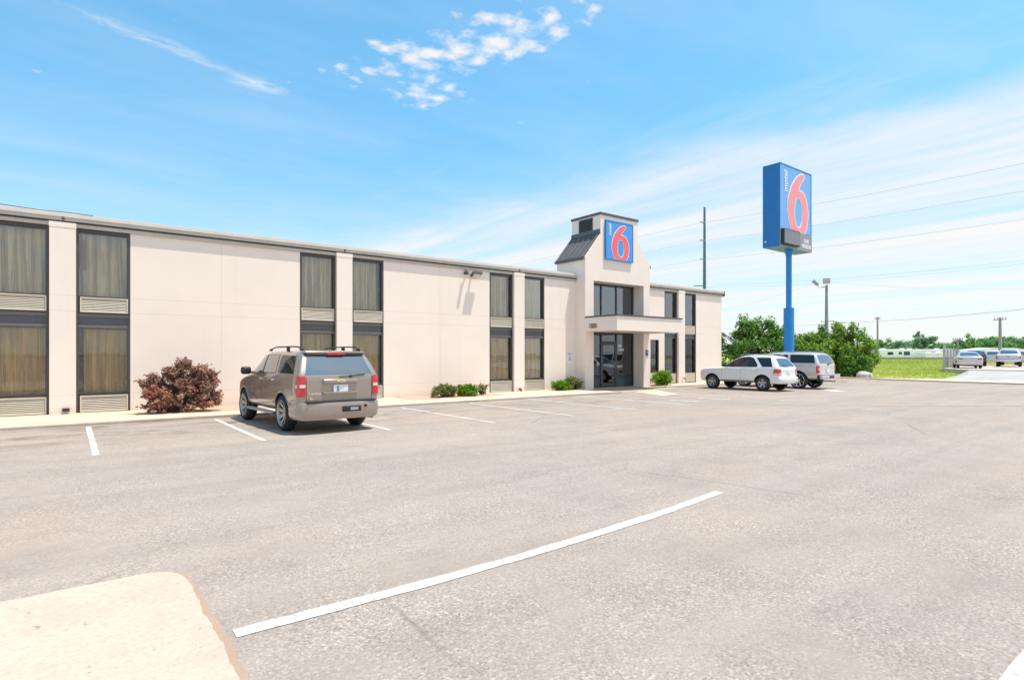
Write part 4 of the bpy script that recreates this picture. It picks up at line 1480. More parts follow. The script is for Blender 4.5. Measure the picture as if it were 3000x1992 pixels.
        for k in range(spokes):
            for off in ((-0.09, 0.09) if twin else (0,)):
                a = 2 * PI * k / spokes + 0.3 + off
                ca, sa = math.cos(a), math.sin(a)
                vs = []
                for rad, hw, xo in ((0.05, sw * 0.75, X - 0.025 - dish), (rr * 0.6, sw * 0.6, X - 0.03 - dish * 0.6), (rr - 0.015, sw * 0.5, X - 0.03)):
                    for dh, dx in ((-hw, 0), (hw, 0), (hw, -0.05), (-hw, -0.05)):
                        vs.append((sg * (xo + dx), y + ca * rad - sa * dh, r + sa * rad + ca * dh))
                fs = []
                for i in range(2):
                    for q in range(4):
                        fs.append((i * 4 + q, i * 4 + (q + 1) % 4, (i + 1) * 4 + (q + 1) % 4, (i + 1) * 4 + q))
                fs += [(0, 1, 2, 3), (11, 10, 9, 8)]
                rm.add(vs, fs)
        rm.build('rim', M[rimmat], hub, smooth=40)
def s_z(wr):
    return WHEEL_Z
WHEEL_Z = 0.39

def plate_text(parent, car):
    pass

def big_suv():
    global WHEEL_Z
    WHEEL_Z = 0.395
    st = [(0.10, 0.30, 0.46, 1.24, 1.70, 0.84, 0.885, 0.70),
          (0.13, 0.29, 0.43, 1.25, 1.745, 0.90, 0.925, 0.755),
          (0.45, 0.20, 0.40, 1.25, 1.785, 0.925, 0.94, 0.775),
          (1.3, 0.05, 0.38, 1.245, 1.80, 0.93, 0.94, 0.78),
          (2.2, 0.0, 0.38, 1.235, 1.795, 0.93, 0.94, 0.775),
          (2.95, -0.15, 0.38, 1.225, 1.77, 0.93, 0.94, 0.755),
          (3.42, -0.55, 0.38, 1.21, 1.70, 0.93, 0.935, 0.71),
          (3.60, -0.10, 0.38, 1.19, 1.225, 0.93, 0.93, 0.74),
          (4.15, 0.0, 0.42, 1.10, 1.15, 0.92, 0.925, 0.72),
          (4.55, 0.0, 0.44, 1.00, 1.07, 0.885, 0.895, 0.68),
          (4.74, 0.0, 0.48, 0.90, 0.96, 0.80, 0.82, 0.60)]
    yaw = R(2.6)
    # rear axle at local y=1.10 -> world (4.66, 13.30)
    ax = Vector((4.68, 13.28))
    off = Vector((-math.sin(yaw), math.cos(yaw))) * 1.10
    loc = (ax.x - off.x, ax.y - off.y, 0)
    c = Car('parked_suv', 'large pewter SUV with roof rails parked nose to the building', 'car', loc, yaw, st, M['pewter'], [(1.10, 0.47, 0.94), (3.98, 0.47, 0.94)], 'vehicles parked along the motel', 3)
    S = 'side'
    c.patch('side_window', [(S, [(3.36, 1.255), (2.52, 1.275)], [(2.80, 1.665), (2.52, 1.685)])], M['cleanglass'])
    c.patch('side_window', [(S, [(2.42, 1.275), (1.55, 1.285)], [(2.42, 1.685), (1.62, 1.69)])], M['cleanglass'])
    c.patch('side_window', [(S, [(1.42, 1.285), (0.42, 1.285)], [(1.46, 1.69), (0.60, 1.665)])], M['carglass'])
    c.patch('window_surround', [(S, [(3.40, 1.245), (1.53, 1.272)], [(2.80, 1.675), (2.4, 1.695), (1.60, 1.70)])], M['black'], out=0.003, nu=20)
    c.patch('rear_window', [('rear', [(-0.765, 1.265), (0.765, 1.265)], [(-0.64, 1.66), (0, 1.675), (0.64, 1.66)])], M['rearglass'], nu=20)
    c.patch('windscreen', [('front', [(-0.70, 1.25), (0.70, 1.25)], [(-0.60, 1.66), (0.60, 1.66)])], M['carglass'], nu=16)
    # spoiler with the third brake light
    sp = MB().rbox(-0.66, 0.66, 0.335, 0.50, 1.690, 1.722, 0.020, 3)
    o = c.add(sp, 'spoiler', M['black'])
    c.add(MB().rbox(-0.20, 0.20, 0.318, 0.37, 1.688, 1.728, 0.012, 2), 'brake_light', M['taillight'], o)
    c.add(MB().rbox(-0.69, 0.69, 0.345, 0.65, 1.722, 1.768, 0.018, 3), 'spoiler_skin', M['pewter'], o)
    for sg in (-1, 1):
        xs = sorted((sg * 0.765, sg * 0.905))
        t = c.patch('tail_light', [('rear', [(xs[0], 0.80), (xs[1], 0.80)], [(xs[0], 1.235), (xs[1], 1.235)]),
                                   ('left' if sg < 0 else 'right', [(0.15, 0.80), (0.235, 0.82)], [(0.15, 1.235), (0.20, 1.235)])], M['taillight'], out=0.014)
        c.patch('reversing_lens', [('rear', [(xs[0] + 0.015, 0.99), (xs[1] - 0.01, 0.99)], [(xs[0] + 0.015, 1.055), (xs[1] - 0.01, 1.055)]),
                                   ('left' if sg < 0 else 'right', [(0.155, 0.99), (0.20, 0.99)], [(0.155, 1.055), (0.20, 1.055)])], M['clearlens'], t, out=0.019)
    # tailgate furniture
    g = c.add(MB().rbox(-0.40, 0.40, 0.045, 0.12, 1.065, 1.165, 0.025, 3), 'tailgate_garnish', M['pewter'])
    b = MB()
    for dx, dz, w, h in ((0, 0, 0.042, 0.032), (0, 0, 0.10, 0.018)):
        b.rbox(dx - w, dx + w, 0.032, 0.05, 1.118 - h, 1.118 + h, 0.006, 2)
    c.add(b, 'badge', M['gold'], g)
    pl = c.add(MB().box(-0.165, 0.165, 0.068, 0.082, 0.89, 1.04), 'licence_plate', M['plate'])
    c.add(MB().prism_y([(-0.10, 0.905), (-0.04, 0.905), (-0.055, 0.96), (-0.052, 0.985), (-0.04, 0.995), (-0.07, 1.012), (-0.098, 0.995), (-0.086, 0.985), (-0.082, 0.96)], 0.063, 0.068), 'plate_figure', M['plateblue'], pl)
    c.add(MB().rbox(-0.40, 0.40, 0.035, 0.11, 0.845, 0.885, 0.015, 2), 'tailgate_handle', M['pewter'])
    text('nameplate', 'TAHOE', 0.070, M['clearlens'], c.root, front_at(-0.58, 0.068, 0.855), 0.006, 0.0, sx=1.2)
    c.add(MB().rbox(-0.70, -0.62, 0.055, 0.075, 0.735, 0.752, 0.004, 2).rbox(-0.695, -0.655, 0.055, 0.075, 0.752, 0.775, 0.008, 2), 'fuel_badge', M['gold'])
    wp = MB().tube([(-0.02, 0.10, 1.21), (0.25, 0.10, 1.225), (0.58, 0.11, 1.262)], 0.013, 6)
    wp.rbox(0.20, 0.28, 0.085, 0.15, 1.19, 1.245, 0.015, 2)
    c.add(wp, 'wiper', M['black'])
    # bumper: rounded in plan, wrapping the corners
    plan = [(-0.945, 0.62), (-0.95, 0.30), (-0.93, 0.14), (-0.87, 0.04), (-0.74, -0.015), (-0.4, -0.045), (0.4, -0.045), (0.74, -0.015), (0.87, 0.04), (0.93, 0.14), (0.95, 0.30), (0.945, 0.62), (0.85, 0.62), (0.80, 0.35), (-0.80, 0.35), (-0.85, 0.62)]
    def shrink(k, dz):
        return [(x * (1 - k * 0.5), y + (k * 0.4 if y < 0.5 else 0)) for x, y in plan]
    bp = MB()
    lv = [(0.30, 0.10), (0.34, 0.045), (0.40, 0.015), (0.50, 0.0), (0.60, 0.005), (0.655, 0.02), (0.675, 0.06)]
    n = len(plan)
    vs = [(x, y, z) for z, k in lv for x, y in shrink(k, 0)]
    fs = [(i * n + q, i * n + (q + 1) % n, (i + 1) * n + (q + 1) % n, (i + 1) * n + q) for i in range(len(lv) - 1) for q in range(n)]
    fs += [tuple(range(n - 1, -1, -1)), tuple(range((len(lv) - 1) * n, len(lv) * n))]
    bp.add(vs, fs)
    bo = c.add(bp, 'rear_bumper', M['pewter'], smooth=35)
    c.add(MB().rbox(-0.78, 0.80, -0.035, 0.20, 0.672, 0.70, 0.01, 2), 'step_pad', M['black'], bo)
    hh = MB().rbox(-0.02, 0.42, -0.062, -0.03, 0.455, 0.575, 0.02, 2)
    c.add(hh, 'hitch_recess', M['black'], bo)
    c.add(MB().box(0.16, 0.34, -0.075, -0.058, 0.485, 0.545), 'hitch_receiver', M['galv'], bo)
    c.add(MB().box(0.50, 0.56, -0.052, -0.03, 0.535, 0.59), 'tow_socket', M['black'], bo)
    c.add(MB().tube([(0.55, 0.9, 0.33), (0.62, 0.3, 0.31), (0.74, 0.02, 0.29)], 0.03, 8), 'exhaust_pipe', M['galv'])
    # running boards, roof rails, mirrors, handles
    rb = MB()
    for sg in (-1, 1):
        rb.rbox(min(sg * 0.88, sg * 1.0), max(sg * 0.88, sg * 1.0), 1.60, 3.50, 0.335, 0.40, 0.025, 3)
    c.add(rb, 'running_board', M['galv'])
    for sg in (-1, 1):
        rr_ = MB().tube([(sg * 0.66, 0.55, 1.80), (sg * 0.665, 0.80, 1.865), (sg * 0.67, 1.2, 1.875), (sg * 0.67, 2.2, 1.872), (sg * 0.655, 2.75, 1.81)], [0.018, 0.017, 0.016, 0.016, 0.016], 8)
        for y, z in ((0.62, 1.83), (1.45, 1.875), (2.66, 1.82)):
            rr_.rbox(sg * 0.66 - 0.022, sg * 0.66 + 0.022, y - 0.07, y + 0.07, 1.775, z, 0.012, 2)
        c.add(rr_, 'roof_rail', M['black'])
        mm = MB().rbox(sg * 1.10 - 0.115, sg * 1.10 + 0.115, 3.10, 3.26, 1.21, 1.40, 0.06, 4)
        mm.tube([(sg * 0.90, 3.20, 1.25), (sg * 1.06, 3.19, 1.27)], 0.03, 6)
        c.add(mm, 'door_mirror', M['black'])
    hd = MB()
    for y in (2.55, 1.68):
        for sg in (-1, 1):
            hd.rbox(sg * 0.955 - 0.02, sg * 0.955 + 0.02, y - 0.10, y + 0.10, 1.105, 1.145, 0.012, 2)
    c.add(hd, 'door_handle', M['chrome'])
    sh = []
    for y0, y1, za, zb_ in ((2.47, 2.47, 0.46, 1.23), (1.48, 1.46, 0.90, 1.24), (3.44, 3.50, 0.46, 1.19)):
        sh.append((S, [(y0 - 0.006, za), (y0 + 0.006, za)], [(y1 - 0.006, zb_), (y1 + 0.006, zb_)]))
    c.patch('door_gap', sh, M['black'], out=0.0015, nu=1, nv=12)
    c.patch('side_moulding', [(S, [(3.40, 0.60), (1.62, 0.60)], [(3.40, 0.645), (1.62, 0.645)])], M['pewter'], out=0.016, nu=16, nv=2)
    c.patch('tailgate_gap', [('rear', [(-0.752, 0.69), (-0.742, 0.69)], [(-0.752, 1.25), (-0.742, 1.25)]), ('rear', [(0.742, 0.69), (0.752, 0.69)], [(0.742, 1.25), (0.752, 1.25)])], M['black'], out=0.0015, nu=1, nv=10)
    # arch lips
    al = MB()
    for wy in (1.10, 3.98):
        for sg in (-1, 1):
            pts = []
            for k in range(17):
                a = R(-8 + 196 * k / 16)
                y, z = wy + 0.475 * math.cos(a), 0.395 + 0.475 * math.sin(a)
                h = c.bvh.ray_cast(Vector((sg * 3, y + 0.012 * math.cos(a), z + 0.012 * math.sin(a))), Vector((-sg, 0, 0)))
                if h[0] is not None and abs(h[0].x) > 0.8:
                    pts.append((h[0].x, y, z))
            if len(pts) > 3: al.tube(pts, 0.016, 6)
    c.add(al, 'arch_lip', M['pewter'])
    for wy in (1.10, 3.98):
        for sg in (-1, 1):
            c.wheel(sg * 0.955, wy, 0.395, 0.285, 0.27, 8, 0.032, 0.07, twin=True)
    c.add(MB().tube([(-0.8, 1.10, 0.39), (0.8, 1.10, 0.39)], 0.05, 8).rbox(-0.16, 0.16, 0.95, 1.25, 0.25, 0.5, 0.05, 2).tube([(-0.7, 3.98, 0.39), (0.7, 3.98, 0.39)], 0.05, 8), 'axle', M['under'])
    # headlights and grille at the nose
    for sg in (-1, 1):
        xs = sorted((sg * 0.48, sg * 0.78))
        c.patch('headlight', [('front', [(xs[0], 0.80), (xs[1], 0.80)], [(xs[0], 0.93), (xs[1], 0.92)])], M['clearlens'], out=0.01)
    c.patch('front_grille', [('front', [(-0.46, 0.62), (0.46, 0.62)], [(-0.46, 0.90), (0.46, 0.90)])], M['grille_dk'], out=0.01)
    return c
suv = big_suv()

def small_suv():
    global WHEEL_Z
    WHEEL_Z = 0.355
    st = [(0.08, 0.36, 0.46, 1.07, 1.53, 0.76, 0.82, 0.58),
          (0.12, 0.35, 0.42, 1.08, 1.585, 0.83, 0.865, 0.63),
          (0.5, 0.24, 0.38, 1.085, 1.635, 0.865, 0.885, 0.66),
          (1.15, 0.10, 0.36, 1.08, 1.665, 0.875, 0.89, 0.67),
          (1.75, 0.0, 0.36, 1.07, 1.665, 0.875, 0.89, 0.665),
          (2.35, -0.30, 0.36, 1.06, 1.63, 0.875, 0.885, 0.64),
          (2.80, -0.46, 0.36, 1.055, 1.51, 0.87, 0.882, 0.61),
          (2.98, -0.30, 0.36, 1.05, 1.31, 0.87, 0.88, 0.62),
          (3.10, -0.05, 0.36, 1.045, 1.085, 0.87, 0.878, 0.70),
          (3.55, 0.0, 0.36, 1.03, 1.07, 0.868, 0.872, 0.70),
          (3.95, 0.0, 0.36, 0.99, 1.035, 0.85, 0.855, 0.67),
          (4.17, 0.0, 0.37, 0.935, 0.98, 0.81, 0.815, 0.62),
          (4.28, 0.0, 0.40, 0.84, 0.89, 0.75, 0.75, 0.56)]
    c = Car('parked_suv', 'white compact SUV with five spoke wheels parked right of the entrance', 'car', (26.22, 13.06, 0), R(0.0), st, M['pearl'], [(0.88, 0.42, 0.88), (3.49, 0.42, 0.88)], 'vehicles parked along the motel', 3)
    S = 'side'
    c.patch('window_surround', [(S, [(2.90, 1.095), (1.20, 1.115), (1.12, 1.13)], [(2.72, 1.28), (2.30, 1.51), (1.62, 1.585), (1.38, 1.535), (1.14, 1.24)])], M['black'], nu=24, out=0.003)
    c.patch('side_window', [(S, [(2.84, 1.105), (1.98, 1.115)], [(2.70, 1.26), (2.32, 1.49), (2.02, 1.555)])], M['carglass'])
    c.patch('side_window', [(S, [(1.92, 1.115), (1.22, 1.125), (1.15, 1.14)], [(1.96, 1.56), (1.60, 1.575), (1.37, 1.52), (1.17, 1.24)])], M['carglass'], nu=20)
    c.patch('side_window', [(S, [(0.88, 1.125), (0.40, 1.13)], [(1.24, 1.55), (0.58, 1.54)])], M['carglass'])
    c.patch('rear_window', [('rear', [(-0.68, 1.13), (0.68, 1.13)], [(-0.53, 1.50), (0, 1.515), (0.53, 1.50)])], M['rearglass'], nu=20)
    c.patch('windscreen', [('front', [(-0.60, 1.11), (0.60, 1.11)], [(-0.48, 1.52), (0.48, 1.52)])], M['carglass'], nu=16)
    for sg in (-1, 1):
        xs = sorted((sg * 0.66, sg * 0.84))
        sd_ = 'left' if sg < 0 else 'right'
        t = c.patch('tail_light', [('rear', [(xs[0], 0.76), (xs[1], 0.76)], [(xs[0], 1.03), (xs[1], 1.03)]),
                                   (sd_, [(0.09, 0.76), (0.36, 0.78)], [(0.12, 1.03), (0.30, 1.02)])], M['taillight'], out=0.012)
        c.patch('reversing_lens', [('rear', [(xs[0] + 0.02, 0.78), (xs[1] - 0.02, 0.78)], [(xs[0] + 0.02, 0.84), (xs[1] - 0.02, 0.84)]),
                                   (sd_, [(0.12, 0.79), (0.32, 0.80)], [(0.12, 0.845), (0.31, 0.845)])], M['clearlens'], t, out=0.017)
    plan = [(-0.88, 0.50), (-0.885, 0.22), (-0.85, 0.08), (-0.74, 0.0), (-0.4, -0.035), (0.4, -0.035), (0.74, 0.0), (0.85, 0.08), (0.885, 0.22), (0.88, 0.50), (0.78, 0.50), (0.74, 0.3), (-0.74, 0.3), (-0.78, 0.50)]
    lv = [(0.36, 0.09), (0.40, 0.03), (0.48, 0.0), (0.58, 0.0), (0.64, 0.02), (0.66, 0.06)]
    n = len(plan)
    vs = [(x * (1 - k * 0.5), y + (k * 0.4 if y < 0.45 else 0), z) for z, k in lv for x, y in plan]
    fs = [(i * n + q, i * n + (q + 1) % n, (i + 1) * n + (q + 1) % n, (i + 1) * n + q) for i in range(len(lv) - 1) for q in range(n)]
    fs += [tuple(range(n - 1, -1, -1)), tuple(range((len(lv) - 1) * n, len(lv) * n))]
    c.add(MB().add(vs, fs), 'rear_bumper', M['pearl'], smooth=35)
    c.add(MB().box(-0.16, 0.16, 0.05, 0.062, 0.84, 0.97), 'licence_plate', M['plate'])
    c.add(MB().tube([(0, 0.09, 1.13), (-0.25, 0.11, 1.16), (-0.42, 0.14, 1.20)], 0.014, 6), 'wiper', M['black'])
    for sg in (-1, 1):
        r_ = MB().tube([(sg * 0.60, 0.6, 1.65), (sg * 0.61, 0.8, 1.70), (sg * 0.615, 1.7, 1.715), (sg * 0.60, 2.0, 1.69), (sg * 0.595, 2.1, 1.66)], 0.014, 6)
        c.add(r_, 'roof_rail', M['galv'])
        c.add(MB().rbox(sg * 0.99 - 0.09, sg * 0.99 + 0.09, 2.66, 2.80, 1.10, 1.24, 0.045, 3).tube([(sg * 0.86, 2.74, 1.12), (sg * 0.95, 2.73, 1.13)], 0.025, 6), 'door_mirror', M['black'])
        xs = sorted((sg * 0.42, sg * 0.72))
        c.patch('headlight', [('front', [(xs[0], 0.68), (xs[1], 0.70)], [(xs[0], 0.80), (xs[1], 0.82)]), ('left' if sg < 0 else 'right', [(4.12, 0.72), (3.94, 0.74)], [(4.06, 0.84), (3.90, 0.87)])], M['clearlens'], out=0.008)
    c.patch('front_grille', [('front', [(-0.38, 0.55), (0.38, 0.55)], [(-0.38, 0.72), (0.38, 0.72)])], M['grille_dk'], out=0.01)
    hd = MB()
    for y in (2.08, 1.28):
        for sg in (-1, 1):
            hd.rbox(sg * 0.90 - 0.02, sg * 0.90 + 0.02, y - 0.09, y + 0.09, 0.985, 1.02, 0.012, 2)
    c.add(hd, 'door_handle', M['pearl'])
    sh = [(S, [(y0 - 0.006, za), (y0 + 0.006, za)], [(y1 - 0.006, zb_), (y1 + 0.006, zb_)]) for y0, y1, za, zb_ in ((1.95, 1.95, 0.42, 1.07), (1.12, 1.12, 0.84, 1.08), (2.92, 2.96, 0.42, 1.03))]
    c.patch('door_gap', sh, M['galv'], out=0.0015, nu=1, nv=10)
    c.patch('sill_trim', [(S, [(3.0, 0.40), (1.34, 0.40)], [(3.0, 0.47), (1.34, 0.47)])], M['galv'], out=0.012, nu=12, nv=2)
    for wy in (0.88, 3.49):
        for sg in (-1, 1):
            c.wheel(sg * 0.89, wy, 0.355, 0.21, 0.23, 5, 0.075, 0.03)
    c.add(MB().tube([(-0.7, 0.88, 0.34), (0.7, 0.88, 0.34)], 0.05, 8), 'axle', M['under'])
    return c
small_suv()

def old_suv():
    global WHEEL_Z
    WHEEL_Z = 0.42
    st = [(0.12, 0.22, 0.52, 1.24, 1.66, 0.84, 0.87, 0.70),
          (0.16, 0.21, 0.48, 1.245, 1.735, 0.90, 0.92, 0.745),
          (0.5, 0.12, 0.45, 1.245, 1.78, 0.925, 0.935, 0.765),
          (1.4, 0.03, 0.44, 1.24, 1.80, 0.93, 0.935, 0.77),
          (2.3, 0.0, 0.44, 1.235, 1.795, 0.93, 0.935, 0.765),
          (2.95, -0.15, 0.44, 1.225, 1.77, 0.93, 0.935, 0.75),
          (3.40, -0.50, 0.44, 1.21, 1.70, 0.93, 0.93, 0.71),
          (3.58, -0.10, 0.44, 1.19, 1.225, 0.93, 0.925, 0.74),
          (4.2, 0.0, 0.46, 1.13, 1.17, 0.92, 0.92, 0.74),
          (4.60, 0.0, 0.48, 1.05, 1.10, 0.90, 0.90, 0.72),
          (4.76, 0.0, 0.50, 0.92, 0.98, 0.84, 0.84, 0.66)]
    c = Car('parked_suv', 'older silver white full size SUV with chrome bumper and large chrome wheels', 'car', (29.45, 12.72, 0), R(0.0), st, M['champagne'], [(1.12, 0.49, 0.93), (4.0, 0.49, 0.93)], 'vehicles parked along the motel', 3)
    S = 'side'
    c.patch('side_window', [(S, [(3.32, 1.265), (2.50, 1.275)], [(2.82, 1.66), (2.52, 1.68)])], M['carglass'])
    c.patch('side_window', [(S, [(2.40, 1.275), (1.66, 1.28)], [(2.42, 1.68), (1.68, 1.685)])], M['carglass'])
    c.patch('side_window', [(S, [(1.52, 1.28), (0.30, 1.275)], [(1.54, 1.69), (0.42, 1.67)])], M['carglass'])
    c.patch('rear_window', [('rear', [(-0.76, 1.26), (0.76, 1.26)], [(-0.64, 1.66), (0, 1.685), (0.64, 1.66)])], M['rearglass'], nu=20)
    c.patch('windscreen', [('front', [(-0.70, 1.25), (0.70, 1.25)], [(-0.60, 1.66), (0.60, 1.66)])], M['carglass'], nu=16)
    for sg in (-1, 1):
        xs = sorted((sg * 0.79, sg * 0.905))
        sd_ = 'left' if sg < 0 else 'right'
        t = c.patch('tail_light', [('rear', [(xs[0], 0.78), (xs[1], 0.78)], [(xs[0], 1.14), (xs[1], 1.14)]),
                                   (sd_, [(0.13, 0.78), (0.24, 0.78)], [(0.14, 1.14), (0.24, 1.14)])], M['taillight'], out=0.012)
        c.patch('reversing_lens', [('rear', [(xs[0] + 0.015, 0.95), (xs[1] - 0.015, 0.95)], [(xs[0] + 0.015, 1.02), (xs[1] - 0.015, 1.02)])], M['clearlens'], t, out=0.017)
        c.add(MB().tube([(sg * 0.67, 0.55, 1.79), (sg * 0.675, 0.8, 1.835), (sg * 0.675, 2.4, 1.835), (sg * 0.66, 2.7, 1.80)], 0.016, 6), 'roof_rail', M['galv'])
        c.add(MB().rbox(sg * 1.08 - 0.11, sg * 1.08 + 0.11, 3.08, 3.22, 1.20, 1.38, 0.05, 3).tube([(sg * 0.90, 3.18, 1.24), (sg * 1.04, 3.17, 1.26)], 0.03, 6), 'door_mirror', M['black'])
        xs = sorted((sg * 0.50, sg * 0.80))
        c.patch('headlight', [('front', [(xs[0], 0.86), (xs[1], 0.86)], [(xs[0], 1.0), (xs[1], 1.0)])], M['clearlens'], out=0.01)
    bo = c.add(MB().rbox(-0.93, 0.93, -0.09, 0.10, 0.52, 0.70, 0.04, 3), 'rear_bumper', M['chrome'])
    c.add(MB().rbox(-0.94, 0.94, -0.08, 0.22, 0.705, 0.74, 0.012, 2), 'step_pad', M['champagne'], bo)
    c.add(MB().box(-0.22, 0.22, -0.105, -0.085, 0.54, 0.66), 'plate_recess', M['black'], bo)
    c.add(MB().rbox(-0.93, -0.84, 0.08, 0.20, 0.50, 0.69, 0.03, 2).rbox(0.84, 0.93, 0.08, 0.20, 0.50, 0.69, 0.03, 2), 'bumper_end', M['black'], bo)
    c.add(MB().box(-0.16, 0.16, 0.085, 0.10, 0.84, 0.98), 'licence_plate', M['plate'])
    c.add(MB().tube([(0.05, 0.12, 1.235), (0.35, 0.13, 1.255), (0.55, 0.14, 1.28)], 0.013, 6).rbox(0.0, 0.10, 0.09, 0.15, 1.17, 1.25, 0.015, 2), 'wiper', M['black'])
    c.add(MB().tube([(0.62, 0.9, 0.38), (0.66, 0.3, 0.36), (0.72, 0.05, 0.34)], 0.03, 8), 'exhaust_pipe', M['galv'])
    c.patch('door_gap', [(S, [(y0 - 0.006, za), (y0 + 0.006, za)], [(y1 - 0.006, zb_), (y1 + 0.006, zb_)]) for y0, y1, za, zb_ in ((2.46, 2.46, 0.5, 1.22), (1.58, 1.56, 0.95, 1.23))], M['galv'], out=0.0015, nu=1, nv=10)
    for wy in (1.12, 4.0):
        for sg in (-1, 1):
            c.wheel(sg * 0.945, wy, 0.42, 0.315, 0.26, 8, 0.045, 0.04, 'chrome')
    c.add(MB().tube([(-0.8, 1.12, 0.42), (0.8, 1.12, 0.42)], 0.05, 8).rbox(-0.16, 0.16, 0.97, 1.27, 0.28, 0.55, 0.05, 2), 'axle', M['under'])
old_suv()

# far vehicles in the neighbouring lot
def sedan(label, loc, rz, paint):
    global WHEEL_Z
    WHEEL_Z = 0.31
    st = [(0.03, 0.0, 0.36, 0.92, 0.97, 0.78, 0.80, 0.66), (0.08, 0.0, 0.28, 0.97, 1.02, 0.86, 0.87, 0.72), (0.55, 0.0, 0.24, 0.99, 1.04, 0.88, 0.88, 0.72),
          (0.66, 0.62, 0.24, 0.99, 1.36, 0.88, 0.88, 0.60), (0.80, 0.75, 0.24, 0.99, 1.42, 0.88, 0.88, 0.62), (2.0, 0.0, 0.24, 0.97, 1.46, 0.88, 0.88, 0.63), (3.0, -0.65, 0.24, 0.95, 1.36, 0.88, 0.88, 0.58),
          (3.2, 0.0, 0.24, 0.93, 0.97, 0.88, 0.88, 0.68), (4.1, 0.0, 0.28, 0.82, 0.87, 0.84, 0.84, 0.64), (4.42, 0.0, 0.34, 0.68, 0.74, 0.74, 0.74, 0.54)]
    c = Car('parked_car', label, 'car', loc, rz, st, paint, [(0.85, 0.36, 0.86), (3.5, 0.36, 0.86)], 'vehicles in the neighbouring lot')
    c.patch('rear_window', [('rear', [(-0.66, 1.06), (0.66, 1.06)], [(-0.54, 1.36), (0.54, 1.36)])], M['rearglass'])
    c.patch('side_window', [('side', [(2.95, 1.0), (1.05, 1.02)], [(2.45, 1.36), (1.45, 1.36)])], M['carglass'])
    for sg in (-1, 1):
        xs = sorted((sg * 0.50, sg * 0.78))
        c.patch('tail_light', [('rear', [(xs[0], 0.76), (xs[1], 0.76)], [(xs[0], 0.86), (xs[1], 0.86)])], M['taillight'], out=0.01)
    for wy in (0.85, 3.5):
        for sg in (-1, 1):
            c.wheel(sg * 0.86, wy, 0.31, 0.2, 0.2, 5, 0.06, 0.03)
AIM = -R(76)      # the neighbouring lot's cars show us their tails
sedan('pale silver saloon car parked beside the chain link fence', (60.3, 14.75, 0.5), AIM + R(6), M['silver'])
def wagon(label, name, loc, rz, paint, pick=False):
    global WHEEL_Z
    WHEEL_Z = 0.38
    if pick:
        st = [(0.05, 0, 0.55, 1.05, 1.08, 0.86, 0.88, 0.80), (0.1, 0, 0.5, 1.08, 1.12, 0.92, 0.93, 0.86), (1.6, 0, 0.45, 1.10, 1.14, 0.94, 0.94, 0.86), (1.9, 0.0, 0.45, 1.12, 1.16, 0.94, 0.94, 0.86),
              (2.0, 0.12, 0.45, 1.13, 1.70, 0.94, 0.94, 0.70), (2.9, 0, 0.45, 1.12, 1.76, 0.94, 0.94, 0.72), (3.7, -0.55, 0.45, 1.10, 1.66, 0.94, 0.93, 0.68), (3.9, 0, 0.45, 1.08, 1.12, 0.93, 0.92, 0.74),
              (4.9, 0, 0.48, 0.98, 1.03, 0.90, 0.90, 0.7), (5.1, 0, 0.5, 0.85, 0.9, 0.82, 0.82, 0.62)]
    else:
        st = [(0.08, 0.2, 0.5, 1.10, 1.50, 0.80, 0.84, 0.62), (0.14, 0.2, 0.44, 1.10, 1.58, 0.86, 0.88, 0.68), (1.3, 0.0, 0.40, 1.08, 1.66, 0.88, 0.88, 0.70), (2.4, -0.1, 0.40, 1.06, 1.62, 0.88, 0.88, 0.68),
              (3.1, -0.5, 0.4, 1.02, 1.5, 0.88, 0.88, 0.62), (3.3, 0, 0.4, 1.0, 1.04, 0.88, 0.88, 0.68), (4.1, 0, 0.42, 0.92, 0.96, 0.84, 0.84, 0.62), (4.35, 0, 0.46, 0.75, 0.8, 0.74, 0.74, 0.52)]
    wl = [(1.1, 0.44, 0.92), (4.2, 0.44, 0.92)] if pick else [(0.9, 0.42, 0.88), (3.5, 0.42, 0.88)]
    c = Car(name, label, 'truck' if pick else 'car', loc, rz, st, paint, wl, 'vehicles in the neighbouring lot')
    if pick:
        c.patch('rear_window', [('rear', [(-0.68, 1.25), (0.68, 1.25)], [(-0.60, 1.62), (0.60, 1.62)])], M['rearglass'])
        c.patch('side_window', [('side', [(3.5, 1.16), (2.15, 1.17)], [(3.1, 1.62), (2.2, 1.62)])], M['carglass'])
        c.add(MB().rbox(-0.92, 0.92, -0.14, 0.08, 0.52, 0.70, 0.03, 2), 'rear_bumper', M['chrome'])
        c.add(MB().box(-0.10, 0.10, 0.02, 0.05, 0.95, 1.0), 'tailgate_handle', M['black'])
        xs0 = 0.80
    else:
        c.patch('rear_window', [('rear', [(-0.64, 1.15), (0.64, 1.15)], [(-0.54, 1.50), (0.54, 1.50)])], M['rearglass'])
        c.patch('side_window', [('side', [(2.95, 1.08), (0.5, 1.12)], [(2.5, 1.5), (0.6, 1.5)])], M['carglass'])
        xs0 = 0.70
    for sg in (-1, 1):
        xs = sorted((sg * xs0, sg * (xs0 + 0.12)))
        c.patch('tail_light', [('rear', [(xs[0], 0.80), (xs[1], 0.80)], [(xs[0], 1.04), (xs[1], 1.04)])], M['taillight'], out=0.01)
    for wy, _, __ in wl:
        for sg in (-1, 1):
            c.wheel(sg * (0.93 if pick else 0.88), wy, 0.38, 0.24, 0.24, 6, 0.06, 0.03)
wagon('dark blue wagon parked right of the silver saloon', 'parked_car', (72.2, 17.25, 0.5), AIM, M['navy'])
wagon('silver pickup truck with dark rear window in the far lot', 'pickup_truck', (71.0, 14.45, 0.5), AIM - R(4), M['silver'], True)
wagon('pale silver wagon half hidden behind the dark blue wagon', 'parked_car', (80.6, 17.6, 0.5), AIM, M['champagne'])
wagon('pale grey wagon cut off at the right edge', 'parked_car', (83.0, 15.3, 0.5), AIM, M['silver'])

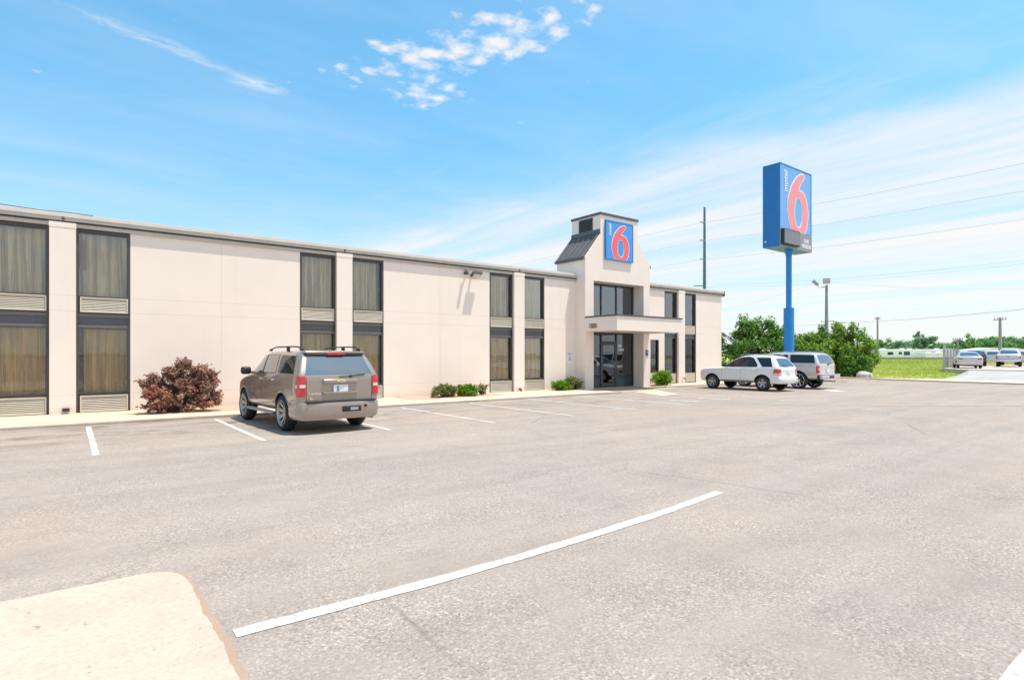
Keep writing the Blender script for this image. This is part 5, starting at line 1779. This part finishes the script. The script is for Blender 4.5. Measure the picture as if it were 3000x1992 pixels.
# ------------------------------------------------------------------ plants
def leaves(centers, radii, n, size, seed, flat=0.0, squash=1.0, asp=0.55):
    """n small leaf quads spread in clumps; centers (k,3), radii (k,)"""
    g = np.random.default_rng(seed)
    k = len(centers)
    w = np.array(radii) ** 2
    idx = g.choice(k, n, p=w / w.sum())
    c = np.array(centers)[idx]
    r = np.array(radii)[idx]
    d = g.normal(size=(n, 3))
    d /= np.linalg.norm(d, axis=1)[:, None]
    rad = g.random(n) ** 0.45
    p = c + d * (r * rad)[:, None] * np.array([1, 1, squash])
    nrm = d * 0.7 + g.normal(size=(n, 3)) * 0.6 + np.array([0, 0, 0.55])
    nrm /= np.linalg.norm(nrm, axis=1)[:, None]
    t = np.cross(nrm, g.normal(size=(n, 3)))
    t /= np.linalg.norm(t, axis=1)[:, None]
    b = np.cross(nrm, t)
    s = size * (0.6 + 0.8 * g.random(n))[:, None]
    v = np.empty((n, 4, 3))
    v[:, 0] = p - t * s
    v[:, 1] = p + b * s * asp + nrm * s * 0.15
    v[:, 2] = p + t * s
    v[:, 3] = p - b * s * asp + nrm * s * 0.15
    return v.reshape(-1, 3)

def leaf_object(name, v, mat, parent):
    off = OFF.get(parent.name, (0, 0, 0))
    me = bpy.data.meshes.new(name)
    n = len(v)
    me.vertices.add(n)
    me.vertices.foreach_set('co', (v - np.array(off)).astype(np.float32).ravel())
    me.loops.add(n)
    me.loops.foreach_set('vertex_index', np.arange(n, dtype=np.int32))
    me.polygons.add(n // 4)
    me.polygons.foreach_set('loop_start', np.arange(0, n, 4, dtype=np.int32))
    me.update(calc_edges=True)
    me.validate()
    me.materials.append(mat)
    o = bpy.data.objects.new(name, me)
    COL.objects.link(o)
    o.parent = parent
    return o

def crown_clumps(ells, per, rc, seed):
    g = np.random.default_rng(seed)
    cs, rs = [], []
    for (cx, cy, cz, rx, ry, rz) in ells:
        m = max(3, int(per * (rx * ry + rx * rz) / 2))
        d = g.normal(size=(m, 3))
        d /= np.linalg.norm(d, axis=1)[:, None]
        q = 0.35 + 0.65 * g.random(m) ** 0.5
        for i in range(m):
            cs.append((cx + d[i, 0] * rx * q[i], cy + d[i, 1] * ry * q[i], cz + d[i, 2] * rz * q[i]))
            rs.append(rc * (0.6 + 0.9 * g.random()))
    return cs, rs

def tree(name, label, base_, ells, n, leaf, mat, seed, group, per=5.0, rc=0.5, trunk_r=0.16, cat='tree', wood='bark'):
    r = thing(name, label, cat, base_, group)
    cs, rs = crown_clumps(ells, per, rc, seed)
    v = leaves(cs, rs, n, leaf, seed + 1)
    v[:, 2] = np.maximum(v[:, 2], base_[2] + 0.05)
    leaf_object('crown', v, mat, r)
    rr = random.Random(seed)
    tr = MB()
    top = max(e[2] for e in ells)
    b = Vector(base_)
    mid = b + Vector(((rr.random() - .5) * .4, (rr.random() - .5) * .4, (top - base_[2]) * 0.55))
    tr.tube([b - Vector((0, 0, 0.1)), b + (mid - b) * 0.5, mid, Vector((mid.x + 0.2, mid.y, top))], [trunk_r, trunk_r * 0.8, trunk_r * 0.6, trunk_r * 0.2], 7)
    for e in ells:
        for _ in range(3):
            a = b + (mid - b) * (0.45 + 0.5 * rr.random())
            q = Vector((e[0] + (rr.random() - .5) * e[3], e[1] + (rr.random() - .5) * e[4], e[2] + (rr.random() - .2) * e[5]))
            tr.tube([a, (a + q) / 2 + Vector((0, 0, 0.2)), q], [trunk_r * 0.45, trunk_r * 0.3, trunk_r * 0.1], 5)
    tr.build('trunk', M[wood], r, smooth=60)
    return r

# the clump of young trees behind the sign pole
tree('leafy_tree', 'mid green bushy tree between the building corner and the blue sign pole', (40.6, 23.4, -0.02),
     [(39.2, 24.4, 1.3, 1.7, 1.7, 1.5), (40.6, 23.2, 2.1, 1.7, 1.7, 1.6), (42.0, 22.0, 1.8, 1.6, 1.6, 1.6), (40.4, 23.4, 3.35, 0.9, 0.9, 0.95), (41.7, 22.3, 3.35, 0.75, 0.75, 0.85), (38.4, 25.3, 2.1, 0.8, 0.8, 0.9), (42.5, 21.6, 3.2, 0.45, 0.45, 0.7), (41.0, 23.0, 3.95, 0.3, 0.3, 0.5), (40.1, 23.7, 4.1, 0.22, 0.22, 0.42), (41.75, 22.3, 4.0, 0.25, 0.25, 0.4), (39.0, 24.6, 3.05, 0.3, 0.3, 0.45), (38.2, 25.4, 2.9, 0.22, 0.22, 0.35)],
     13000, 0.105, M['leaf_near'], 11, 'young trees at the lot edge', 19, 0.38)
tree('leafy_tree', 'bright lime green bushy tree just right of the blue sign pole', (44.5, 21.2, -0.02),
     [(43.9, 21.6, 1.4, 1.5, 1.5, 1.5), (45.2, 20.7, 1.7, 1.6, 1.6, 1.5), (44.6, 21.0, 2.6, 1.1, 1.1, 0.75), (45.6, 20.9, 2.9, 0.4, 0.4, 0.7)],
     9000, 0.105, M['leaf_lime'], 21, 'young trees at the lot edge', 19, 0.38)
tree('leafy_tree', 'broad full green tree right of the wooden floodlight pole', (46.8, 19.1, -0.02),
     [(46.5, 19.6, 1.5, 1.5, 1.5, 1.5), (47.3, 18.5, 2.0, 1.4, 1.4, 1.7), (46.3, 19.9, 2.9, 1.1, 1.1, 1.1), (46.9, 19.2, 3.5, 0.65, 0.65, 0.65), (47.7, 18.0, 1.6, 0.95, 0.95, 1.2), (46.6, 18.6, 0.9, 0.9, 0.9, 0.9)],
     12000, 0.105, M['leaf_lime'], 31, 'young trees at the lot edge', 19, 0.38)
tree('leafy_tree', 'low pale green shrubby tree at the foot of the broad tree', (45.6, 18.0, -0.02),
     [(45.4, 18.2, 0.6, 0.7, 0.7, 0.7), (45.9, 17.6, 1.0, 0.7, 0.7, 0.6)], 2600, 0.10, M['leaf_near'], 41, 'young trees at the lot edge', 40, 0.25, 0.06)

# the far tree line, one crown after another
fr = random.Random(99)
kinds = [('leaf_far', 'mid green'), ('leaf_grey', 'grey green')]
cnames = ['rounded', 'broad', 'low', 'tall', 'ragged', 'narrow', 'spreading', 'dense', 'airy', 'uneven', 'double topped', 'slender']
spots = []
U = [2545, 2580, 2612, 2640, 2668, 2690, 2745, 2775, 2805, 2835, 2862, 2890, 2918, 2946, 2975, 3005]
TOPS = [1006, 996, 994, 1000, 1002, 998, 1008, 1004, 992, 982, 988, 984, 990, 986, 980, 976]
def at(u, v, d):
    fw = (math.cos(ANG), math.sin(ANG)); rt = (math.sin(ANG), -math.cos(ANG))
    s = (u - 1500) / FPX
    return (d * (fw[0] + rt[0] * s), d * (fw[1] + rt[1] * s), 1.7 + d * (1038 - v) / FPX)
for i, (u, v) in enumerate(zip(U, TOPS)):
    d = 176 + (i % 3) * 9
    x, y, zt = at(u, v, d)
    w = 3.0 + fr.random() * 1.4
    h = zt - 0.3
    k = kinds[1] if i % 5 == 3 else kinds[0]
    where = 'behind the white trailers' if u < 2740 else ('behind the chain link fence' if u < 2812 else 'behind the far parked cars')
    order = ['first', 'second', 'third', 'fourth', 'fifth', 'sixth'][(i if u < 2740 else i - 6 if u < 2812 else i - 9) % 6]
    if i >= 15: order = 'last'
    tree('far_tree', '%s %s tree, %s %s' % (cnames[i % 12], k[1], order, where), (x, y, 0.3),
         [(x, y, 0.3 + h * 0.45, w, w, h * 0.45), (x + w * 0.5 * (fr.random() - 0.5), y, 0.3 + h * 0.72, w * 0.7, w * 0.7, h * 0.28), (x - w * 0.3, y - w * 0.5, 0.3 + h * 0.35, w * 0.8, w * 0.8, h * 0.33)],
         2700, 0.30, M[k[0]], 200 + i * 3, 'far tree line', 2.2, 0.75, 0.2)
x, y, zt = at(2708, 975, 165)
tree('far_tree', 'tall rounded grey green tree standing above the white trailers', (x, y, 0.3),
     [(x, y, 3.9, 2.7, 2.7, 2.5), (x - 0.7, y + 1.1, 6.0, 1.8, 1.8, 1.9), (x + 0.7, y - 1.2, 5.5, 1.9, 1.9, 1.8), (x - 0.3, y + 1.6, 7.5, 0.7, 0.7, 0.8)], 3600, 0.24, M['leaf_grey'], 301, 'far tree line', 3, 0.6, 0.25)

def shrub(name, label, base_, ells, n, leaf, mat, seed, group=None, per=220, rc=0.10, wood='twig', sprays=0):
    r = thing(name, label, 'shrub', base_, group)
    cs, rs = crown_clumps(ells, per, rc, seed)
    v = leaves(cs, rs, n, leaf, seed + 1)
    rr = random.Random(seed)
    tw = MB()
    sc, sr = [], []
    for _ in range(sprays):
        e = ells[rr.randrange(len(ells))]
        a = rr.random() * 6.283
        up = 0.15 + 0.75 * rr.random()
        d = Vector((math.cos(a), math.sin(a) * 0.6, up)).normalized()
        p0 = Vector((e[0] + d.x * e[3] * 0.8, e[1] + d.y * e[4] * 0.8, e[2] + d.z * e[5] * 0.8))
        L = 0.10 + 0.17 * rr.random()
        p1 = p0 + d * L + Vector((0, 0, -0.03))
        tw.tube([p0 - d * 0.2, p0, p1], [0.008, 0.006, 0.002], 4)
        for k in range(6):
            q = p0 + (p1 - p0) * (k / 5)
            sc.append(tuple(q)); sr.append(0.045 * (1.15 - 0.12 * k))
    if sprays:
        v = np.concatenate([v, leaves(sc, sr, sprays * 26, leaf * 0.85, seed + 2)])
    v[:, 2] = np.maximum(v[:, 2], base_[2] + 0.01)
    leaf_object('foliage', v, mat, r)
    for e in ells:
        for _ in range(9):
            a = Vector(base_) + Vector(((rr.random() - .5) * 0.25, (rr.random() - .5) * 0.25, 0))
            q = Vector((e[0] + (rr.random() - .5) * e[3] * 1.7, e[1] + (rr.random() - .5) * e[4] * 1.7, e[2] + (rr.random() - .3) * e[5] * 1.5))
            tw.tube([a, (a + q) / 2 + Vector((0, 0, 0.06)), q], [0.014, 0.010, 0.004], 5)
    tw.build('stems', M[wood], r)
    return r

b_ = (2.35, 18.75, 0.06)
shrub('purple_shrub', 'large ragged purple brown shrub against the blank wall', b_,
      [(2.15, 18.8, 0.46, 0.48, 0.45, 0.42), (2.75, 18.7, 0.58, 0.58, 0.5, 0.54), (2.55, 18.8, 0.98, 0.48, 0.40, 0.44), (3.1, 18.7, 0.70, 0.40, 0.40, 0.50), (1.85, 18.75, 0.66, 0.24, 0.25, 0.32),
       (2.62, 18.7, 1.38, 0.24, 0.2, 0.22), (2.32, 18.7, 1.22, 0.18, 0.16, 0.2), (2.98, 18.7, 1.22, 0.22, 0.2, 0.20), (3.25, 18.7, 1.02, 0.20, 0.2, 0.2), (3.42, 18.6, 0.45, 0.16, 0.2, 0.24),
       (1.66, 18.7, 0.88, 0.10, 0.1, 0.12), (2.02, 18.75, 0.98, 0.2, 0.18, 0.18), (1.88, 18.6, 0.22, 0.25, 0.2, 0.16)],
      9800, 0.044, M['leaf_purple'], 51, None, 190, 0.115, sprays=60)
_pb = [o for o in bpy.data.objects if o.name == 'purple_shrub'][0]
_cs, _rs = crown_clumps([(2.0, 18.45, 0.45, 0.26, 0.18, 0.24), (1.75, 18.5, 0.72, 0.16, 0.15, 0.2), (3.2, 18.4, 0.25, 0.2, 0.15, 0.14)], 220, 0.08, 151)
_o = leaf_object('new_growth', leaves(_cs, _rs, 950, 0.042, 152), leaf_mat('new_growth_leaf', [(0.30, 0.12, 0.09), (0.48, 0.235, 0.16), (0.60, 0.36, 0.22)], 0.3, 3, 14), _pb)
_o['label'] = 'pinkish young leaves'
SH = 'small clipped shrubs along the wall'
shrub('green_shrub', 'olive green tufted shrub, left one of the pair by the blank wall', (11.35, 19.0, 0.06), [(11.2, 19.0, 0.27, 0.36, 0.3, 0.24), (11.65, 19.0, 0.27, 0.30, 0.28, 0.24), (11.4, 19.0, 0.42, 0.28, 0.2, 0.16)], 3400, 0.034, M['leaf_olive'], 61, SH, 320, 0.09, sprays=16)
shrub('green_shrub', 'bright green rounded shrub, right one of the pair by the blank wall', (12.5, 19.05, 0.06), [(12.5, 19.05, 0.26, 0.44, 0.36, 0.24)], 3800, 0.032, M['leaf_shrub'], 62, SH, 320, 0.09, sprays=16)
shrub('dry_shrub', 'small dry straw coloured shrub beside the bright green one', (13.3, 19.2, 0.06), [(13.3, 19.2, 0.26, 0.20, 0.2, 0.24)], 900, 0.03, M['leaf_dry'], 63, SH, 320, 0.07, sprays=16)
shrub('green_shrub', 'bright green low shrub under the shaded wall left of the tower', (17.85, 19.45, 0.06), [(17.7, 19.4, 0.26, 0.42, 0.34, 0.22), (18.0, 19.5, 0.24, 0.4, 0.3, 0.22)], 3000, 0.036, M['leaf_shrub'], 64, SH, 320, 0.10, sprays=16)
shrub('green_shrub', 'duller green shrub touching the left side of the entrance tower', (18.75, 19.5, 0.06), [(18.7, 19.5, 0.34, 0.45, 0.34, 0.30)], 3000, 0.036, M['leaf_olive'], 65, SH, 320, 0.10, sprays=16)
shrub('green_shrub', 'rounded lime green shrub right of the entrance doors', (25.1, 19.35, 0.06), [(25.1, 19.35, 0.38, 0.75, 0.45, 0.34), (25.0, 19.3, 0.52, 0.5, 0.34, 0.24)], 5200, 0.040, M['leaf_shrub'], 66, SH, 320, 0.12, sprays=16)

# rough grass tufts in the field beyond the lot
def tufts():
    g = np.random.default_rng(5)
    n = 26000
    x = 46 + g.random(n) ** 1.3 * 66
    y = 13 + g.random(n) * 40
    keep = (y > 13.2 + (x - 46) * 0.10) & (y < 18 + (x - 44) * 0.65)
    x, y = x[keep], y[keep]
    z = -0.03 + 0.40 * np.minimum(1, (x - 44) / 46)
    h = (0.10 + 0.16 * g.random(len(x))) * (1 + 1.8 * (x > 88)) * np.where(x < 54, 0.45, 0.8)
    a = g.random(len(x)) * 6.28
    w = 0.05 + 0.10 * g.random(len(x))
    v = np.empty((len(x), 4, 3))
    for k, (sx, up) in enumerate(((-1, 0), (1, 0), (0.7, 1), (-0.6, 1))):
        v[:, k, 0] = x + np.cos(a) * w * sx + up * (g.random(len(x)) - .5) * 0.12
        v[:, k, 1] = y + np.sin(a) * w * sx + up * (g.random(len(x)) - .5) * 0.12
        v[:, k, 2] = z + up * h - 0.01
    root = bpy.data.objects.new('grass', None)
    me = bpy.data.meshes.new('grass')
    vv = v.reshape(-1, 3)
    me.from_pydata(vv.tolist(), [], [tuple(range(i, i + 4)) for i in range(0, len(vv), 4)])
    me.materials.append(leaf_mat('grass_blades', [(0.36, 0.44, 0.09), (0.57, 0.62, 0.16), (0.78, 0.70, 0.33)], 0.3, 0.15, 2))
    o = bpy.data.objects.new('grass', me)
    COL.objects.link(o)
    o['kind'] = 'stuff'
    o['label'] = 'rough green and straw grass of the field beyond the lot'
    bpy.data.objects.remove(root)
tufts()

def boulder():
    bm = bmesh.new()
    bmesh.ops.create_icosphere(bm, subdivisions=3, radius=1.0)
    rr = random.Random(4)
    from mathutils import noise as mn
    for v in bm.verts:
        k = 1 + 0.28 * mn.noise(v.co * 1.7) + 0.10 * mn.noise(v.co * 4.5)
        v.co = Vector((v.co.x * 0.52 * k, v.co.y * 0.45 * k, v.co.z * 0.34 * k))
    me = bpy.data.meshes.new('boulder')
    bm.to_mesh(me); bm.free()
    me.materials.append(concrete_mat('pale_limestone', (0.50, 0.47, 0.46), (0.34, 0.32, 0.33), 3.0))
    o = bpy.data.objects.new('boulder', me)
    COL.objects.link(o)
    o.location = (44.75, 17.05, 0.16)
    o.rotation_euler = (0, 0, 2.2)
    tag(o, 'low pale boulder at the lot edge below the broad green tree', 'rock')
boulder()

# ------------------------------------------------------------------ poles, wires, fences, trailers
def light_pole():
    x, y = 45.95, 20.1
    r = thing('floodlight_pole', 'grey wooden pole with two square floodlights on top', 'light pole', (x, y, 0))
    MB().tube([(x, y, -0.1), (x, y, 3.8), (x, y, 7.0)], [0.15, 0.125, 0.09], 12).build('pole', M['wood'], r, smooth=50)
    MB().tube([(x - 0.05, y, 6.85), (x - 0.48, y + 0.38, 6.83), (x - 0.52, y + 0.41, 7.0)], 0.035, 6).build('arm', M['galv'], r)
    def head(cx, cy, cz, yaw, tilt):
        T = Matrix.Translation((cx, cy, cz)) @ Matrix.Rotation(yaw, 4, 'Z') @ Matrix.Rotation(tilt, 4, 'X')
        m = MB().rbox(-0.24, 0.24, -0.12, 0.12, -0.22, 0.22, 0.03, 2)
        m.v = [tuple(T @ Vector(p)) for p in m.v]
        h = m.build('flood_head', M['galv'], r)
        l = MB().box(-0.20, 0.20, -0.135, -0.121, -0.18, 0.18)
        l.v = [tuple(T @ Vector(p)) for p in l.v]
        l.build('lens', M['lens'], h)
    head(x, y, 7.32, R(-60), R(10))
    head(x - 0.62, y + 0.55, 7.18, R(15), R(-42))
light_pole()

def utility_pole(label, x, y, z0, ztop, rad, arm, armz, mat='wood', pair=False):
    r = thing('utility_pole', label, 'utility pole', (x, y, z0), 'utility poles')
    MB().tube([(x, y, z0 - 0.2), (x, y, ztop)], [rad, rad * 0.65], 10).build('pole', M[mat], r, smooth=50)
    dx, dy = 0.61, -0.79
    if arm:
        MB().tube([(x - dx * arm - 0.0, y - dy * arm, armz - 0.05), (x + dx * arm, y + dy * arm, armz + 0.05)], 0.085, 5).build('crossarm', M[mat], r)
        ins = MB()
        for t in (-0.9, -0.4, 0.4, 0.9):
            ins.tube([(x + dx * arm * t, y + dy * arm * t, armz), (x + dx * arm * t, y + dy * arm * t, armz + 0.3)], 0.05, 5)
        ins.build('insulator', M['galv'], r)
    return r
p = at(2571, 929, 108); utility_pole('wooden pole with a small bracket in front of the white trailers', p[0], p[1], 0.25, p[2], 0.20, 0.45, p[2] - 0.35)
p = at(2462, 944, 125); utility_pole('T shaped wooden pole top rising behind the broad tree', p[0], p[1], 0.3, p[2], 0.16, 1.0, p[2] - 0.15)
p = at(2930, 930, 80); utility_pole('tall wooden pole with crossarm among the parked cars of the far lot', p[0], p[1], 0.5, p[2], 0.24, 0.75, p[2] - 0.3)
p = at(2806, 992, 92); utility_pole('short pale wooden pole behind the chain link fence', p[0], p[1], 0.3, p[2], 0.17, 0.7, p[2] - 0.1)
p = at(2425, 940, 118); utility_pole('distant T shaped pole beside the floodlight pole', p[0], p[1], 0.3, p[2], 0.16, 1.2, p[2] - 0.12)

def tall_pole():
    x, y = 78.87, 52.8
    r = thing('transmission_pole', 'tall blue grey steel pole rising behind the roof with three arms', 'utility pole', (x, y, 0), 'utility poles')
    MB().tube([(x, y, 0), (x, y, 12), (x, y, 24.7)], [0.34, 0.25, 0.16], 14).build('pole', M['steelblue'], r, smooth=50)
    for z in (22.5, 19.65, 16.75):
        MB().tube([(x, y, z - 0.35), (x - 0.55, y + 0.35, z - 0.02)], [0.10, 0.06], 6).tube([(x - 0.55, y + 0.35, z - 0.02), (x - 0.62, y + 0.4, z - 0.3)], 0.05, 5).build('insulator_arm', M['wood'], r)
    MB().tube([(x - 1.0, y + 1.3, 12.45), (x + 0.8, y - 0.9, 12.35)], 0.09, 5).build('crossarm', M['galv'], r)
tall_pole()

def wire(label, pts, rad=0.022, sag=0.0):
    P = []
    for a, b in zip(pts, pts[1:]):
        for k in range(20):
            t = k / 20
            P.append((a[0] + (b[0] - a[0]) * t, a[1] + (b[1] - a[1]) * t, a[2] + (b[2] - a[2]) * t - sag * 4 * t * (1 - t)))
    P.append(pts[-1])
    o = MB().tube(P, rad, 5).build('power_line', M['wire'])
    return tag(o, label, 'power line', 'overhead power lines')
for z, lb in ((22.25, 'topmost overhead line from the tall blue grey pole'), (19.4, 'middle overhead line from the tall blue grey pole'), (16.45, 'lowest overhead line from the tall blue grey pole')):
    wire(lb, [(78.3, 230, z), (78.3, 53.1, z), (78.6, -12, z + 0.2), (78.6, -160, z + 0.2)], 0.022, 0.9)
a1, a2 = at(2064, 836, 92), at(3060, 756, 52)
wire('thin overhead line passing just above the floodlight pole', [a1, a2], 0.013, 0.5)
a1, a2 = at(2064, 841, 92), at(3060, 766, 52)
wire('thin overhead line passing behind the floodlight heads', [a1, a2], 0.013, 0.6)
a1, a2 = at(2425, 826, 50), at(3060, 841, 60)
wire('nearly level thin line running right from the floodlight pole', [a1, a2], 0.009, 0.4)
a1, a2, a0 = at(2462, 946, 124), at(3080, 898, 66), at(2060, 965, 170)
wire('heavy low line meeting the T shaped pole top', [a0, a1, a2], 0.035, 0.3)
a1, a2 = at(2064, 915, 92), at(2412, 822, 46)
wire('faint slanting line dropping left from the floodlight pole', [a2, a1], 0.007, 0.4)

def wood_fence():
    a, b = Vector((112.5, 46.5)), Vector((127.0, 34.5))
    r = thing('board_fence', 'low weathered grey board fence in front of the white trailers', 'fence', (a.x, a.y, 0.3))
    n = 110
    d = (b - a) / n
    fr_ = random.Random(8)
    m = MB()
    for i in range(n):
        p, q = a + d * i, a + d * (i + 0.93)
        h = 1.08 + fr_.random() * 0.08
        t = Vector((d.y, -d.x)).normalized() * 0.02
        m.add([(p.x, p.y, 0.2), (q.x, q.y, 0.2), (q.x, q.y, h), (p.x, p.y, h), (p.x + t.x, p.y + t.y, 0.2), (q.x + t.x, q.y + t.y, 0.2), (q.x + t.x, q.y + t.y, h), (p.x + t.x, p.y + t.y, h)],
              [(0, 1, 2, 3), (7, 6, 5, 4), (0, 4, 5, 1), (2, 6, 7, 3), (0, 3, 7, 4), (1, 5, 6, 2)])
    m.build('boards', M['fencewood'], r)
    for k in range(0, n + 1, 22):
        p = a + d * k
        MB().box(p.x - 0.06, p.x + 0.06, p.y - 0.06, p.y + 0.06, 0.1, 1.24).build('post', M['fencewood'], r)
wood_fence()

def chain_fence():
    a, b = Vector((60.4, 16.6)), Vector((76.0, 19.6))
    r = thing('chain_link_fence', 'grey chain link fence between the grass field and the far lot', 'fence', (a.x, a.y, 0.3))
    n = 5
    for i in range(n + 1):
        p = a + (b - a) * i / n
        MB().tube([(p.x, p.y, 0.2), (p.x, p.y, 2.3 if i else 2.55)], 0.06 if i else 0.10, 8).build('post', M['galv'], r)
    MB().tube([(a.x, a.y, 2.2), (b.x, b.y, 2.2)], 0.03, 6).build('top_rail', M['galv'], r)
    m = MB()
    L = (b - a).length
    dv = (b - a) / L
    step, k = 0.16, 0
    t = -1.9
    w = 0.034
    while t < L:
        for s in (1, -1):
            t0, t1 = (t, t + 1.9) if s > 0 else (t + 1.9, t)
            z0, z1 = 0.32, 2.2
            if t0 < 0 or t0 > L or t1 < 0 or t1 > L: continue
            p, q = a + dv * t0, a + dv * t1
            m.add([(p.x, p.y, z0 - w), (q.x, q.y, z1 - w), (q.x, q.y, z1 + w), (p.x, p.y, z0 + w)], [(0, 1, 2, 3)])
        t += step
    m.build('wire_mesh', M['galv'], r)
chain_fence()

def trailer(label, x, y, rz, L, H, graphics):
    r = thing('travel_trailer', label, 'trailer', (x, y, 0.35), 'travel trailers beyond the fence', rz, local=True)
    MB().rbox(0, L, -1.2, 1.2, 0.55, H, 0.14, 3).build('body', M['rv'], r, smooth=40)
    MB().rbox(L * 0.25, L * 0.25 + 0.9, -0.4, 0.4, H, H + 0.28, 0.08, 2).rbox(L * 0.72, L * 0.72 + 0.9, -0.4, 0.4, H, H + 0.28, 0.08, 2).build('roof_unit', M['rv'], r)
    MB().box(0.2, L - 0.2, -1.22, -1.198, H - 0.35, H - 0.2).build('awning', M['rvtan'], r)
    for (a, b, z0, z1, k) in graphics:
        MB().box(L * a, L * b, -1.225, -1.198, z0, z1).build('window' if k == 'rvdark' else 'graphic', M[k], r)
    for t in (0.45, 0.55):
        MB().tube([(L * t, -1.1, 0.38), (L * t, -0.85, 0.38)], 0.38, 12).build('wheel', M['tyre'], r)
ta = math.atan2(38.78 - 49.01, 146.12 - 132.87)
p = at(2553, 1052, 152)
trailer('white travel trailer with dark window and blue graphic, left end of the row', p[0], p[1], R(-42), 10.0, 2.65, [(0.02, 0.08, 1.2, 2.3, 'rvblue'), (0.10, 0.13, 1.0, 2.2, 'rvdark'), (0.34, 0.48, 1.2, 1.95, 'rvdark'), (0.62, 0.70, 1.3, 2.0, 'rvblue'), (0.75, 0.90, 1.1, 2.1, 'rvblue')])
p = at(2617, 1052, 153)
trailer('plain long white travel trailer with two dark windows', p[0], p[1], R(-42), 14.6, 2.65, [(0.02, 0.035, 0.9, 2.3, 'rvdark'), (0.45, 0.49, 1.3, 1.9, 'rvblue'), (0.60, 0.68, 1.3, 2.0, 'rvdark'), (0.78, 0.94, 1.3, 2.0, 'rvdark'), (0.4, 0.95, 1.25, 1.35, 'rvblue')])
p = at(2702, 1052, 148)
trailer('low pale cream trailer behind the right part of the board fence', p[0], p[1], R(-42), 14.0, 1.85, [(0.2, 0.24, 1.0, 1.4, 'rvtan'), (0.6, 0.64, 1.0, 1.4, 'rvtan')])

def mobile_home():
    p = at(2823, 1045, 100)
    r = thing('mobile_home', 'long pale mobile home with white raised roof behind the parked cars', 'building', (p[0], p[1], 0.4), None, R(-40), True)
    L = 9.5
    MB().box(0, L, -2, 2, 0.1, 1.75).build('wall', M['rv'], r)
    MB().prism_y([(-0.2, 1.75), (L + 0.2, 1.75), (L + 0.2, 1.95), (L * 0.75, 2.4), (L * 0.35, 2.4), (-0.2, 1.95)], -2.2, 2.2).build('roof', M['rv'], r)
    for x in (1.2, 3.4, 5.6, 7.8):
        w = MB().box(x, x + 0.8, -2.04, -1.99, 0.8, 1.45).build('window', M['rvdark'], r)
    MB().box(4.6, 5.3, -2.03, -1.99, 0.2, 1.6).build('door', M['rvtan'], r)
mobile_home()
